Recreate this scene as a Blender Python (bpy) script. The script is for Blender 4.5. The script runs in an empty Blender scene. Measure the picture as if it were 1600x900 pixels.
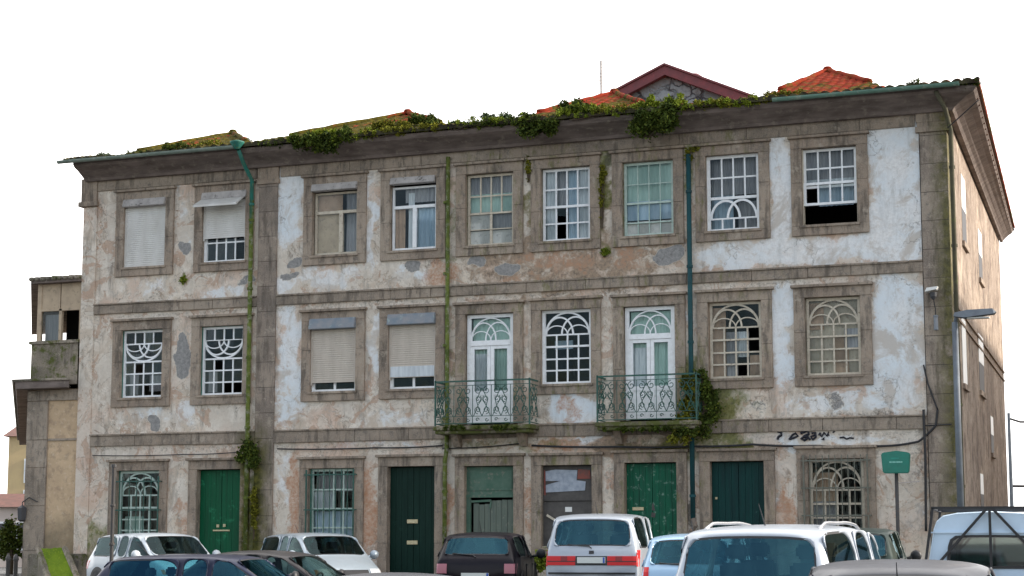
import bpy, bmesh, math, random
import numpy as np
from mathutils import Vector, Matrix
from mathutils.bvhtree import BVHTree
R = math.radians
random.seed(7)
S = bpy.context.scene

# ------------------------------------------------------------------ camera, sky, sun, exposure
FPX = 2700.0; TH = R(20); TP = .124; PT = math.atan(TP); DIST = 39.7; EZ = 1.27
FW = np.array([-math.sin(TH)*math.cos(PT), math.cos(TH)*math.cos(PT), math.sin(PT)])
RT = np.array([math.cos(TH), math.sin(TH), 0.0]); UP = np.cross(RT, FW)
CY = 845 - FPX*TP
CAM = np.array([DIST*math.sin(TH), -DIST*math.cos(TH), EZ])
cd = bpy.data.cameras.new('camera'); co = bpy.data.objects.new('camera', cd); S.collection.objects.link(co)
cd.sensor_width = 36; cd.lens = 36*FPX/1600; cd.shift_y = (CY-450)/1600; cd.clip_end = 3000; cd.clip_start = .2
M4 = Matrix(((RT[0], UP[0], -FW[0], CAM[0]), (RT[1], UP[1], -FW[1], CAM[1]), (RT[2], UP[2], -FW[2], CAM[2]), (0, 0, 0, 1)))
co.matrix_world = M4
S.camera = co

SUN_EL = R(24); SUN_AZ = R(16)          # azimuth measured from +x towards +y (behind the house, to the right)
sd = Vector((math.cos(SUN_EL)*math.cos(SUN_AZ), math.cos(SUN_EL)*math.sin(SUN_AZ), math.sin(SUN_EL)))
w = bpy.data.worlds.new('World'); S.world = w; w.use_nodes = True
nt = w.node_tree; nt.nodes.clear()
sky = nt.nodes.new('ShaderNodeTexSky'); sky.sky_type = 'NISHITA'; sky.sun_disc = False
sky.sun_elevation = SUN_EL; sky.sun_rotation = math.atan2(sd.x, sd.y); sky.air_density = 1.0; sky.dust_density = 1.5
cl = nt.nodes.new('ShaderNodeTexNoise'); cl.inputs['Scale'].default_value = 2.2; cl.inputs['Detail'].default_value = 5
tcw = nt.nodes.new('ShaderNodeTexCoord'); mpw = nt.nodes.new('ShaderNodeMapping'); mpw.inputs['Scale'].default_value = (1, 1, 2.5)
nt.links.new(tcw.outputs['Generated'], mpw.inputs[0]); nt.links.new(mpw.outputs[0], cl.inputs['Vector'])
crw = nt.nodes.new('ShaderNodeMapRange'); crw.inputs[1].default_value = .38; crw.inputs[2].default_value = .62; crw.inputs[3].default_value = .02; crw.inputs[4].default_value = .50
nt.links.new(cl.outputs[0], crw.inputs[0])
mixw = nt.nodes.new('ShaderNodeMixRGB'); mixw.inputs[2].default_value = (11.5, 11.3, 11.1, 1)
spw = nt.nodes.new('ShaderNodeSeparateXYZ'); nt.links.new(tcw.outputs['Generated'], spw.inputs[0])
dyw = nt.nodes.new('ShaderNodeMapRange'); dyw.inputs[1].default_value = -.35; dyw.inputs[2].default_value = .15; nt.links.new(spw.outputs[1], dyw.inputs[0])   # solid bright cloud ahead, broken cloud with blue behind the viewer
mxw = nt.nodes.new('ShaderNodeMath'); mxw.operation = 'MAXIMUM'; nt.links.new(crw.outputs[0], mxw.inputs[0]); nt.links.new(dyw.outputs[0], mxw.inputs[1])
nt.links.new(mxw.outputs[0], mixw.inputs[0]); nt.links.new(sky.outputs[0], mixw.inputs[1])
bg = nt.nodes.new('ShaderNodeBackground'); bg.inputs[1].default_value = .10
ow = nt.nodes.new('ShaderNodeOutputWorld')
nt.links.new(mixw.outputs[0], bg.inputs[0]); nt.links.new(bg.outputs[0], ow.inputs[0])
sl = bpy.data.lights.new('sun', 'SUN'); sl.energy = 2.6; sl.angle = R(3); sl.color = (1, .90, .78)
so = bpy.data.objects.new('sun', sl); S.collection.objects.link(so)
so.rotation_euler = (-sd).to_track_quat('-Z', 'Y').to_euler()
S.view_settings.view_transform = 'Standard'; S.view_settings.look = 'None'; S.view_settings.gamma = 1
S.view_settings.exposure = 1.24
S.render.film_transparent = False

# survey helpers: a picture position read off onto a vertical plane of the place
def ray(x, y): return FW*FPX + RT*(x-800) + UP*(CY-y)
def onY(x, y, Y=0.):
    d = ray(x, y); return CAM + d*((Y-CAM[1])/d[1])
def onX(x, y, X=0.):
    d = ray(x, y); return CAM + d*((X-CAM[0])/d[0])
def at(px, depth):
    d = ray(px, 845); return CAM + d/(d@FW)*depth

# ------------------------------------------------------------------ mesh helpers
class MB:
    def __init__(s): s.v = []; s.f = []
    def add(s, vs, fs):
        n = len(s.v); s.v += [tuple(map(float, p)) for p in vs]; s.f += [tuple(i+n for i in f) for f in fs]; return s
    def box(s, x0, x1, y0, y1, z0, z1):
        return s.add([(x0,y0,z0),(x1,y0,z0),(x1,y1,z0),(x0,y1,z0),(x0,y0,z1),(x1,y0,z1),(x1,y1,z1),(x0,y1,z1)],
                     [(0,3,2,1),(4,5,6,7),(0,1,5,4),(1,2,6,5),(2,3,7,6),(3,0,4,7)])
    def bar(s, a, b, w, d=None):
        d = w if d is None else d
        a = Vector(a); b = Vector(b); t = (b-a)
        if t.length < 1e-6: return s
        t.normalize(); ref = Vector((0,1,0)) if abs(t.y) < .95 else Vector((0,0,1))
        u = t.cross(ref).normalized()*w/2; n = t.cross(u).normalized()*d/2
        vs = [p+q for p in (a, b) for q in (-u-n, u-n, u+n, -u+n)]
        return s.add(vs, [(0,1,2,3),(7,6,5,4),(0,4,5,1),(1,5,6,2),(2,6,7,3),(3,7,4,0)])
    def tube(s, pts, r, n=8, cap=True):
        pts = [Vector(p) for p in pts]; rs = r if isinstance(r, (list, tuple)) else [r]*len(pts)
        base = len(s.v); prev = None
        for i, p in enumerate(pts):
            t = (pts[min(i+1, len(pts)-1)] - pts[max(i-1, 0)]).normalized()
            if prev is None: ref = Vector((0,0,1)) if abs(t.z) < .9 else Vector((1,0,0)); u = t.cross(ref).normalized()
            else: u = (prev - t*prev.dot(t)).normalized()
            prev = u; v = t.cross(u)
            for k in range(n):
                a = 2*math.pi*k/n; s.v.append(tuple(p + (u*math.cos(a)+v*math.sin(a))*rs[i]))
        for i in range(len(pts)-1):
            for k in range(n):
                a = base+i*n+k; b = base+i*n+(k+1) % n; s.f.append((a, b, b+n, a+n))
        if cap:
            s.f.append(tuple(base+k for k in range(n))[::-1]); s.f.append(tuple(base+(len(pts)-1)*n+k for k in range(n)))
        return s
    def lathe(s, prof, c=(0,0,0), n=20, axis='z'):
        base = len(s.v)
        for r, h in prof:
            for k in range(n):
                a = 2*math.pi*k/n; p = (r*math.cos(a), r*math.sin(a), h)
                if axis == 'y': p = (p[0], p[2], p[1])
                if axis == 'x': p = (p[2], p[0], p[1])
                s.v.append((p[0]+c[0], p[1]+c[1], p[2]+c[2]))
        for i in range(len(prof)-1):
            for k in range(n):
                a = base+i*n+k; b = base+i*n+(k+1) % n; s.f.append((a, b, b+n, a+n))
        return s
    def prism(s, poly, y0, y1):      # polygon in x,z extruded along y
        n = len(poly); base = len(s.v)
        for y in (y0, y1):
            for x, z in poly: s.v.append((x, y, z))
        s.f.append(tuple(base+i for i in range(n))); s.f.append(tuple(base+n+i for i in range(n))[::-1])
        for i in range(n): s.f.append((base+i, base+n+i, base+n+(i+1) % n, base+(i+1) % n))
        return s
    def build(s, name, mat, parent=None, smooth=False, bevel=0, loc=None):
        me = bpy.data.meshes.new(name); me.from_pydata(s.v, [], s.f); me.update()
        bm = bmesh.new(); bm.from_mesh(me); bmesh.ops.recalc_face_normals(bm, faces=bm.faces)
        if bevel: bmesh.ops.bevel(bm, geom=bm.edges[:], offset=bevel, segments=2, affect='EDGES', clamp_overlap=True)
        bm.to_mesh(me); bm.free()
        if smooth: me.shade_smooth()
        o = bpy.data.objects.new(name, me); S.collection.objects.link(o)
        if mat: me.materials.append(mat)
        if parent: o.parent = parent
        if loc is not None: o.location = loc
        return o
def thing(name, label, cat, loc=(0,0,0), rz=0, group=None):
    o = bpy.data.objects.new(name, None); S.collection.objects.link(o); o.location = loc; o.rotation_euler = (0,0,rz)
    o.empty_display_size = .2; return tag(o, label, cat, group)
def tag(o, label, cat, group=None):
    o['label'] = label; o['category'] = cat
    if group: o['group'] = group
    return o
def struct(o): o['kind'] = 'structure'; return o

# ------------------------------------------------------------------ materials
def newmat(name):
    m = bpy.data.materials.new(name); m.use_nodes = True; t = m.node_tree
    return m, t, t.nodes['Principled BSDF']
def N(t, typ, **k):
    n = t.nodes.new(typ)
    for a, b in k.items():
        if a.startswith('i_'):
            key = a[2:]; key = int(key) if key.isdigit() else key
            n.inputs[key].default_value = b
        else: setattr(n, a, b)
    return n
def noise(t, scale, detail=6, rough=.6, vec=None, stretch=None, dist=0):
    if vec is None: vec = N(t, 'ShaderNodeNewGeometry').outputs['Position']
    if stretch:
        mp = N(t, 'ShaderNodeMapping'); mp.inputs['Scale'].default_value = stretch; t.links.new(vec, mp.inputs[0]); vec = mp.outputs[0]
    n = N(t, 'ShaderNodeTexNoise', i_Scale=scale, i_Detail=detail, i_Roughness=rough, i_Distortion=dist); t.links.new(vec, n.inputs['Vector'])
    return n.outputs[0]
def ramp(t, src, a, b, lo=0, hi=1):
    n = N(t, 'ShaderNodeMapRange', i_1=a, i_2=b, i_3=lo, i_4=hi); t.links.new(src, n.inputs[0]); return n.outputs[0]
def mix(t, f, a, b, mode='MIX'):
    n = N(t, 'ShaderNodeMixRGB', blend_type=mode)
    for i, q in ((0, f), (1, a), (2, b)):
        if hasattr(q, 'is_output') or isinstance(q, bpy.types.NodeSocket): t.links.new(q, n.inputs[i])
        elif i == 0: n.inputs[0].default_value = q
        else: n.inputs[i].default_value = (*q, 1) if len(q) == 3 else q
    return n.outputs[0]
def mth(t, op, a, b=0.):
    n = N(t, 'ShaderNodeMath', operation=op)
    for i, q in ((0, a), (1, b)):
        if isinstance(q, bpy.types.NodeSocket): t.links.new(q, n.inputs[i])
        else: n.inputs[i].default_value = q
    return n.outputs[0]
def bump(t, src, p, strength=.4, dist=.02):
    b = N(t, 'ShaderNodeBump', i_Strength=strength, i_Distance=dist); t.links.new(src, b.inputs['Height']); t.links.new(b.outputs[0], p.inputs['Normal'])
def worn(name, c1, c2, scale=6, rough=.7, c3=None, thr=.62, s3=3, stretch=None, bmp=.25, metal=0):
    m, t, p = newmat(name)
    col = mix(t, ramp(t, noise(t, scale, stretch=stretch), .35, .65), c1, c2)
    if c3: col = mix(t, ramp(t, noise(t, s3, 8, .7), thr-.04, thr+.05), col, c3)
    t.links.new(col, p.inputs['Base Color']); p.inputs['Roughness'].default_value = rough; p.inputs['Metallic'].default_value = metal
    if 'door' in name or 'cornice' in name or 'pipe' in name: p.inputs['Specular IOR Level'].default_value = .15
    if bmp: bump(t, noise(t, scale*6), p, bmp, .01)
    return m
def attr(t, name):
    a = N(t, 'ShaderNodeAttribute', attribute_name=name); s = N(t, 'ShaderNodeSeparateColor'); t.links.new(a.outputs['Color'], s.inputs[0]); return s.outputs

def plaster():
    m, t, p = newmat('old plaster')
    A = attr(t, 'wearA'); B = attr(t, 'wearB')
    nl = noise(t, .55, 4); nm = noise(t, 2.6, 8, .68, dist=.4); nf = noise(t, 13, 8, .72); nx = noise(t, 1.3, 8, .7, stretch=(2.6, 1, .5))
    nb = noise(t, 5.5, 7, .7, dist=1.2)
    col = mix(t, ramp(t, nl, .38, .62), (.66, .565, .455), (.48, .40, .325))
    col = mix(t, ramp(t, nm, .44, .60), col, (.74, .67, .58)); col = mix(t, ramp(t, noise(t, .75, 3, .5), .50, .62, 0, .6), col, (.60, .42, .32)); col = mix(t, ramp(t, noise(t, 24, 5, .8), .55, .68, 0, .5), col, (.20, .165, .135))
    col = mix(t, ramp(t, nx, .52, .66, 0, .85), col, (.25, .215, .18))
    col = mix(t, ramp(t, nb, .55, .63, 0, .75), col, (.40, .365, .32))
    pe = noise(t, 1.05, 7, .62, dist=.9); p1 = ramp(t, pe, .500, .508); col = mix(t, mth(t, 'MULTIPLY', p1, .55), col, mix(t, ramp(t, nf, .4, .6), (.70, .645, .565), (.60, .54, .46)))
    pr = mth(t, 'MULTIPLY', ramp(t, pe, .488, .500), ramp(t, pe, .506, .500)); col = mix(t, mth(t, 'MULTIPLY', pr, .55), col, (.22, .18, .14))
    pq = noise(t, 1.7, 7, .65, dist=1.3); p2 = ramp(t, pq, .570, .582); col = mix(t, mth(t, 'MULTIPLY', p2, .7), col, mix(t, ramp(t, nf, .4, .6), (.50, .33, .235), (.40, .285, .21)))
    # worn-off zone where the brown undercoat shows
    k = mth(t, 'ADD', A[3] if len(A) > 3 else B[2], mth(t, 'MULTIPLY', mth(t, 'SUBTRACT', nm, .5), 1.6))
    col = mix(t, ramp(t, k, .42, .62), col, mix(t, ramp(t, nf, .4, .6), (.40, .30, .215), (.24, .185, .14)))
    # lime wash that still holds
    k = mth(t, 'ADD', A[0], mth(t, 'MULTIPLY', mth(t, 'SUBTRACT', nm, .5), 1.5))
    k = mth(t, 'ADD', k, mth(t, 'MULTIPLY', mth(t, 'SUBTRACT', nb, .5), .35))
    wcol = mix(t, ramp(t, nf, .35, .62), (.66, .65, .635), (.84, .83, .81)); wcol = mix(t, ramp(t, nl, .42, .60), wcol, (.70, .75, .78)); wcol = mix(t, ramp(t, nb, .52, .66, 0, .4), wcol, (.52, .47, .41)); wcol = mix(t, ramp(t, noise(t, 3.4, 9, .8, stretch=(1, 1, .35)), .54, .66, 0, .55), wcol, (.40, .385, .35)); wcol = mix(t, ramp(t, noise(t, 1.0, 6, .7, dist=.6), .52, .60, 0, .75), wcol, (.50, .44, .375))
    wcol = mix(t, ramp(t, nx, .52, .7, 0, .65), wcol, (.48, .49, .48))
    kw = mth(t, 'ADD', mth(t, 'MULTIPLY', ramp(t, k, .25, .8), .55), mth(t, 'MULTIPLY', ramp(t, k, .46, .53), .45)); col = mix(t, kw, col, wcol)
    # orange undercoat
    k = mth(t, 'ADD', A[1], mth(t, 'MULTIPLY', mth(t, 'SUBTRACT', nm, .5), 1.7))
    k = mth(t, 'ADD', k, mth(t, 'MULTIPLY', mth(t, 'SUBTRACT', nb, .5), 1.6)); col = mix(t, mth(t, 'MULTIPLY', ramp(t, k, .30, .70, 0, .85), ramp(t, nf, .72, .40, .45, 1)), col, mix(t, ramp(t, nf, .4, .6), (.42, .20, .11), (.52, .33, .22)))
    # grey cement repairs
    k = mth(t, 'ADD', A[2], mth(t, 'MULTIPLY', mth(t, 'SUBTRACT', nb, .5), 1.1))
    edge = mth(t, 'MULTIPLY', ramp(t, k, .40, .48), ramp(t, k, .60, .52))
    col = mix(t, ramp(t, k, .48, .53), col, mix(t, ramp(t, nf, .4, .6), (.22, .215, .21), (.33, .32, .305)))
    col = mix(t, mth(t, 'MULTIPLY', edge, .6), col, (.62, .56, .47))
    # moss and black grime
    k = mth(t, 'ADD', B[0], mth(t, 'MULTIPLY', mth(t, 'SUBTRACT', nm, .5), 1.6)); k = mth(t, 'ADD', k, mth(t, 'MULTIPLY', mth(t, 'SUBTRACT', nb, .5), 1.2))
    col = mix(t, ramp(t, k, .38, .95, 0, .9), col, mix(t, ramp(t, nf, .4, .62), (.085, .10, .025), (.20, .20, .06)))
    k = mth(t, 'ADD', B[1], mth(t, 'MULTIPLY', mth(t, 'SUBTRACT', nf, .5), 1.6))
    col = mix(t, ramp(t, k, .42, .8, 0, .8), col, (.075, .07, .062))
    # hairline cracks
    v = N(t, 'ShaderNodeTexVoronoi', feature='DISTANCE_TO_EDGE', i_Scale=1.1)
    g = N(t, 'ShaderNodeNewGeometry'); wv = N(t, 'ShaderNodeVectorMath', operation='ADD')
    nn = N(t, 'ShaderNodeTexNoise', i_Scale=3., i_Detail=6); t.links.new(g.outputs['Position'], nn.inputs['Vector'])
    t.links.new(g.outputs['Position'], wv.inputs[0]); t.links.new(nn.outputs[1], wv.inputs[1]); t.links.new(wv.outputs[0], v.inputs['Vector'])
    cr = mth(t, 'MULTIPLY', ramp(t, v.outputs[0], .012, .004), ramp(t, noise(t, .8, 3), .50, .56))
    col = mix(t, mth(t, 'MULTIPLY', cr, .45), col, (.12, .10, .085))
    t.links.new(col, p.inputs['Base Color']); p.inputs['Roughness'].default_value = .92; p.inputs['Specular IOR Level'].default_value = .15
    h = mth(t, 'ADD', mth(t, 'MULTIPLY', nm, .6), mth(t, 'MULTIPLY', nf, .3)); h = mth(t, 'SUBTRACT', h, mth(t, 'MULTIPLY', cr, .5))
    bump(t, h, p, .55, .03)
    return m
def stone(name, a, b, c=(.13, .115, .10), moss=.0, joint=None):
    m, t, p = newmat(name)
    nl = noise(t, 1.1, 5); nm = noise(t, 7, 9, .75); nf = noise(t, 45, 4, .7); ns = noise(t, 2.2, 7, .7, stretch=(3, 3, .5))
    col = mix(t, ramp(t, nl, .36, .64), a, b); col = mix(t, ramp(t, noise(t, .45, 4, .6), .46, .60, 0, .6), col, (.40, .33, .26))
    col = mix(t, ramp(t, nm, .52, .66, 0, .8), col, c)
    col = mix(t, ramp(t, nf, .45, .7, 0, .45), col, (.46, .41, .35))
    col = mix(t, ramp(t, ns, .50, .64, 0, .75), col, (.10, .085, .07)); col = mix(t, ramp(t, noise(t, 3.1, 8, .75), .56, .64, 0, .7), col, (.42, .36, .29))
    # moss where water runs in the middle of the front
    g = N(t, 'ShaderNodeNewGeometry'); sx = N(t, 'ShaderNodeSeparateXYZ'); t.links.new(g.outputs['Position'], sx.inputs[0])
    band = mth(t, 'MULTIPLY', ramp(t, sx.outputs[0], -2.2, -.9), ramp(t, sx.outputs[0], 7.0, 5.0))
    col = mix(t, mth(t, 'MULTIPLY', band, ramp(t, noise(t, 2.7, 7, .72, stretch=(2, 2, .7)), .54, .68, 0, .75)), col, (.15, .15, .05))
    b2 = mth(t, 'MULTIPLY', mth(t, 'MULTIPLY', ramp(t, sx.outputs[0], -7.2, -6.9), ramp(t, sx.outputs[0], -6.1, -6.5)), ramp(t, sx.outputs[2], 4.3, 3.4))
    b2 = mth(t, 'MAXIMUM', b2, mth(t, 'MULTIPLY', ramp(t, sx.outputs[0], 9.50, 9.85), .8))
    col = mix(t, mth(t, 'MULTIPLY', b2, ramp(t, noise(t, 2.2, 7, .72), .32, .50)), col, mix(t, ramp(t, nm, .4, .6), (.045, .048, .014), (.13, .12, .03)))
    if moss: col = mix(t, ramp(t, noise(t, 3.3, 8, .75), .62-moss, .72-moss), col, (.09, .10, .03))
    hgt = mth(t, 'ADD', nm, mth(t, 'MULTIPLY', nf, .3))
    if joint:
        zz = mth(t, 'FRACT', mth(t, 'DIVIDE', sx.outputs[2], joint)); j = ramp(t, zz, .025, .01)
        col = mix(t, mth(t, 'MULTIPLY', j, .75), col, (.06, .05, .045)); hgt = mth(t, 'SUBTRACT', hgt, j)
    t.links.new(col, p.inputs['Base Color']); p.inputs['Roughness'].default_value = .9; p.inputs['Specular IOR Level'].default_value = .15; bump(t, hgt, p, .5, .02)
    return m
def glass(name, tint, fac=.10, rough=.03, wav=.15, gcol=(1, 1, 1), frs=.9):
    m = bpy.data.materials.new(name); m.use_nodes = True; t = m.node_tree; t.nodes.clear()
    o = N(t, 'ShaderNodeOutputMaterial'); tr = N(t, 'ShaderNodeBsdfTransparent', i_0=(*tint, 1)); gl = N(t, 'ShaderNodeBsdfGlossy', i_Roughness=rough, i_Color=(*gcol, 1))
    fr = N(t, 'ShaderNodeFresnel', i_IOR=1.5); f = mth(t, 'ADD', mth(t, 'MULTIPLY', fr.outputs[0], frs), fac); mx = N(t, 'ShaderNodeMixShader')
    t.links.new(f, mx.inputs[0]); t.links.new(tr.outputs[0], mx.inputs[1]); t.links.new(gl.outputs[0], mx.inputs[2]); t.links.new(mx.outputs[0], o.inputs[0])
    if wav:
        b = N(t, 'ShaderNodeBump', i_Strength=wav, i_Distance=.02); t.links.new(noise(t, 2.5, 2), b.inputs['Height']); t.links.new(b.outputs[0], gl.inputs['Normal'])
    return m
def plain(name, c, rough=.5, metal=0, coat=0, spec=.5):
    m, t, p = newmat(name); p.inputs['Base Color'].default_value = (*c, 1); p.inputs['Roughness'].default_value = rough
    p.inputs['Metallic'].default_value = metal; p.inputs['Coat Weight'].default_value = coat; p.inputs['Coat Roughness'].default_value = .04
    return m
def carpaint(name, c, metal=.0, dirt=.25):
    m, t, p = newmat(name)
    n = noise(t, 2.2, 8, .7); nf = noise(t, 60, 3, .6)
    col = mix(t, ramp(t, n, .5, .75, 0, dirt), c, (.22, .20, .17))
    t.links.new(col, p.inputs['Base Color']); p.inputs['Metallic'].default_value = metal
    t.links.new(ramp(t, n, .3, .7, .28, .5), p.inputs['Roughness']); p.inputs['Coat Weight'].default_value = .45 if c[0] > .2 else .12; p.inputs['Specular IOR Level'].default_value = .35 if c[0] > .2 else .2
    t.links.new(ramp(t, nf, .3, .7, .04, .14), p.inputs['Coat Roughness'])
    return m
def leafmat(name, a, b, c):
    m, t, p = newmat(name)
    col = mix(t, ramp(t, noise(t, 2.2, 4), .38, .62), a, b); col = mix(t, ramp(t, noise(t, 17, 3), .55, .7), col, c)
    t.links.new(col, p.inputs['Base Color']); p.inputs['Roughness'].default_value = .8; p.inputs['Specular IOR Level'].default_value = .15
    return m

M = {}
M['plaster'] = plaster()
M['stone'] = stone('granite surround', (.345, .265, .20), (.21, .165, .128))
M['stone_joint'] = stone('granite blocks', (.285, .225, .182), (.175, .143, .118), joint=.62)
M['stone_band'] = stone('granite band', (.315, .25, .192), (.185, .152, .12))
M['mossy_stone'] = stone('mossy stone', (.20, .18, .14), (.12, .11, .085), moss=.10)
M['slab'] = stone('moss covered slab', (.14, .12, .08), (.07, .065, .04), moss=.20)
M['cornice'] = worn('cornice timber', (.24, .195, .175), (.13, .105, .092), 4, .9, (.25, .21, .18), .58, 5, (.4, 1, 1))
M['white_wood'] = worn('white window paint', (.86, .88, .89), (.76, .77, .77), 9, .55, (.42, .38, .32), .66, 14)
M['cream_wood'] = worn('cream window paint', (.60, .54, .43), (.47, .41, .32), 9, .6, (.26, .19, .13), .62, 14)
M['brown_wood'] = worn('bare brown wood', (.30, .21, .145), (.20, .14, .10), 9, .8)
M['pale_green_wood'] = worn('pale green window paint', (.52, .62, .56), (.38, .50, .44), 9, .6, (.3, .3, .24), .66, 14)
M['green_wood'] = worn('green frame paint', (.03, .17, .13), (.02, .12, .09), 9, .6)
M['shutter'] = worn('roller shutter plastic', (.66, .65, .62), (.56, .545, .51), 3, .6, (.46, .43, .38), .68, 3, (1, 1, .4))
M['shutter_beige'] = worn('beige roller shutter plastic', (.54, .48, .41), (.47, .415, .35), 3, .6, (.40, .36, .31), .66, 4, (2, 1, .4))
M['box_grey'] = worn('grey shutter box', (.46, .43, .41), (.32, .30, .285), 5, .7, (.12, .11, .10), .6, 8)
M['box_blue'] = worn('blue grey shutter box', (.16, .20, .24), (.25, .25, .26), 5, .6, (.28, .35, .33), .62, 6)
M['door_bright'] = worn('bright green door paint', (.003, .095, .04), (.006, .07, .032), 3, .45, (.02, .19, .09), .63, 5, (5, 1, .4))
M['door_dark'] = worn('dark green door paint', (.003, .020, .014), (.006, .028, .02), 3, .5, (.01, .04, .028), .66, 4, (5, 1, .4))
M['door_mid'] = worn('worn green door paint', (.006, .115, .06), (.012, .075, .045), 2.5, .5, (.16, .27, .21), .60, 8, (4, 1, .5))
M['door_teal'] = worn('dark teal door paint', (.003, .042, .038), (.004, .028, .028), 2.5, .45, (.04, .12, .11), .66, 5, (5, 1, .4))
M['door_faded'] = worn('faded green boards', (.135, .165, .13), (.10, .125, .105), 4, .8, (.20, .21, .17), .62, 7, (5, 1, .5))
M['door_frame_green'] = worn('faded green frame', (.05, .12, .08), (.085, .15, .11), 5, .7, (.15, .17, .13), .6, 7)
M['board_dark'] = worn('dark boarding', (.10, .092, .085), (.06, .055, .052), 4, .8, (.17, .15, .13), .66, 4)
M['poster'] = worn('torn white poster', (.40, .44, .50), (.27, .31, .37), 8, .8, (.25, .28, .33), .6, 11)
M['poster_red'] = worn('torn red poster', (.26, .07, .05), (.14, .07, .06), 8, .8)
M['iron_green'] = worn('green painted iron', (.02, .10, .075), (.03, .075, .06), 9, .6, (.10, .07, .04), .62, 12)
M['grille'] = worn('grey green grille', (.11, .12, .095), (.16, .16, .13), 9, .7, (.14, .08, .05), .6, 9)
M['iron_dark'] = worn('dark iron', (.035, .035, .037), (.05, .045, .04), 9, .6, (.12, .06, .03), .64, 12)
M['pipe_teal'] = worn('teal downpipe paint', (.015, .075, .085), (.02, .055, .06), 6, .5)
M['pipe_green'] = worn('mossy green downpipe', (.15, .18, .04), (.06, .085, .02), 6, .8, (.24, .24, .17), .56, 7)
M['pipe_dull'] = worn('dull brown pipe', (.12, .11, .07), (.08, .075, .055), 4, .8, (.13, .15, .06), .6, 5)
M['pipe_bright'] = worn('bright teal plastic', (.012, .17, .135), (.02, .12, .09), 4, .6, (.09, .16, .08), .58, 7)
M['gutter'] = worn('grey green gutter', (.22, .27, .23), (.14, .19, .155), 3, .6, (.33, .36, .30), .6, 5)
M['gutter_green'] = worn('green gutter', (.13, .24, .19), (.09, .19, .14), 3, .6, (.24, .30, .24), .6, 5)
M['cable'] = plain('cable rubber', (.018, .018, .02), .6)
M['curtain_white'] = worn('white lace curtain', (.62, .66, .68), (.46, .50, .53), 5, .9, stretch=(3, 1, .4))
M['curtain_green'] = worn('pale green curtain', (.42, .58, .52), (.32, .47, .42), 4, .9, stretch=(3, 1, .4))
M['curtain_grey'] = worn('grey curtain', (.36, .36, .37), (.24, .24, .26), 5, .9, stretch=(4, 1, .3))
M['curtain_brown'] = worn('brown paper blind', (.42, .29, .20), (.33, .23, .16), 4, .9, (.25, .17, .12), .6, 6)
M['curtain_beige'] = worn('beige curtain', (.48, .42, .33), (.38, .33, .26), 4, .9, (.28, .22, .17), .6, 6)
M['curtain_blue'] = worn('pale blue curtain', (.44, .55, .64), (.32, .44, .54), 4, .9, stretch=(3, 1, .3))
M['board_pale'] = worn('pale board', (.60, .58, .54), (.48, .47, .45), 4, .85, (.34, .32, .30), .6, 7)
M['board_tan'] = worn('tan board', (.50, .39, .27), (.40, .31, .22), 4, .85, (.3, .24, .17), .6, 7)
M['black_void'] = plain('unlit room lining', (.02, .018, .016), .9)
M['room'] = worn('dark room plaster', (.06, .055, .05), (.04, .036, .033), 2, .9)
M['win_glass'] = glass('old window glass', (.94, .96, .95), -.01, .03, .5, (.6, .7, .75))
M['plate_white'] = plain('white enamel', (.75, .75, .72), .4)
M['brass'] = worn('dull brass', (.48, .40, .22), (.6, .52, .34), 20, .45)
M['graffiti'] = plain('black spray paint', (.015, .016, .025), .7)
M['lead'] = plain('dark lead', (.05, .05, .055), .6)

# ------------------------------------------------------------------ ground
def gz(Y): return 0.0 if Y >= -7 else (-.3 if Y <= -12 else -.3*(-7-Y)/5)
asph, t, p = newmat('wet worn asphalt')
c = mix(t, ramp(t, noise(t, .35, 5), .35, .65), (.055, .054, .052), (.04, .04, .04)); c = mix(t, ramp(t, noise(t, 60, 3), .5, .7, 0, .6), c, (.11, .105, .10))
c = mix(t, ramp(t, noise(t, 1.2, 7), .58, .66, 0, .6), c, (.03, .03, .03)); t.links.new(c, p.inputs['Base Color']); t.links.new(ramp(t, noise(t, .6, 4), .4, .6, .55, .9), p.inputs['Roughness']); bump(t, noise(t, 90, 2), p, .3, .01)
M['asphalt'] = asph
g = MB(); ys = [-900, -60, -30, -12, -7, -2.2, 30, 120, 900]; xs = [-900, -200, -60, -30, 0, 30, 60, 200, 900]
g.add([(x, y, gz(y)) for y in ys for x in xs], [(j*9+i, j*9+i+1, (j+1)*9+i+1, (j+1)*9+i) for j in range(8) for i in range(8)])
struct(g.build('ground', asph))
M['paving'] = worn('granite paving', (.20, .19, .175), (.15, .145, .135), 3, .85, (.10, .095, .085), .6, 2)
pv = MB(); pv.box(-13.2, 12.6, -2.05, -.02, .004, .13); struct(pv.build('pavement', M['paving']))
kb = MB()
for i in range(26): kb.box(-13.2+i, -13.2+i+.985, -2.25, -2.06, .003, .137)
struct(kb.build('kerb', M['stone_band'], bevel=.012))
mk = MB()
for i in range(9): mk.box(-13+i*2.6, -12.9+i*2.6, -6.9, -2.6, .004, .008)
struct(mk.build('parking_marking', worn('worn road paint', (.55, .55, .52), (.3, .3, .29), 8, .7)))

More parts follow.
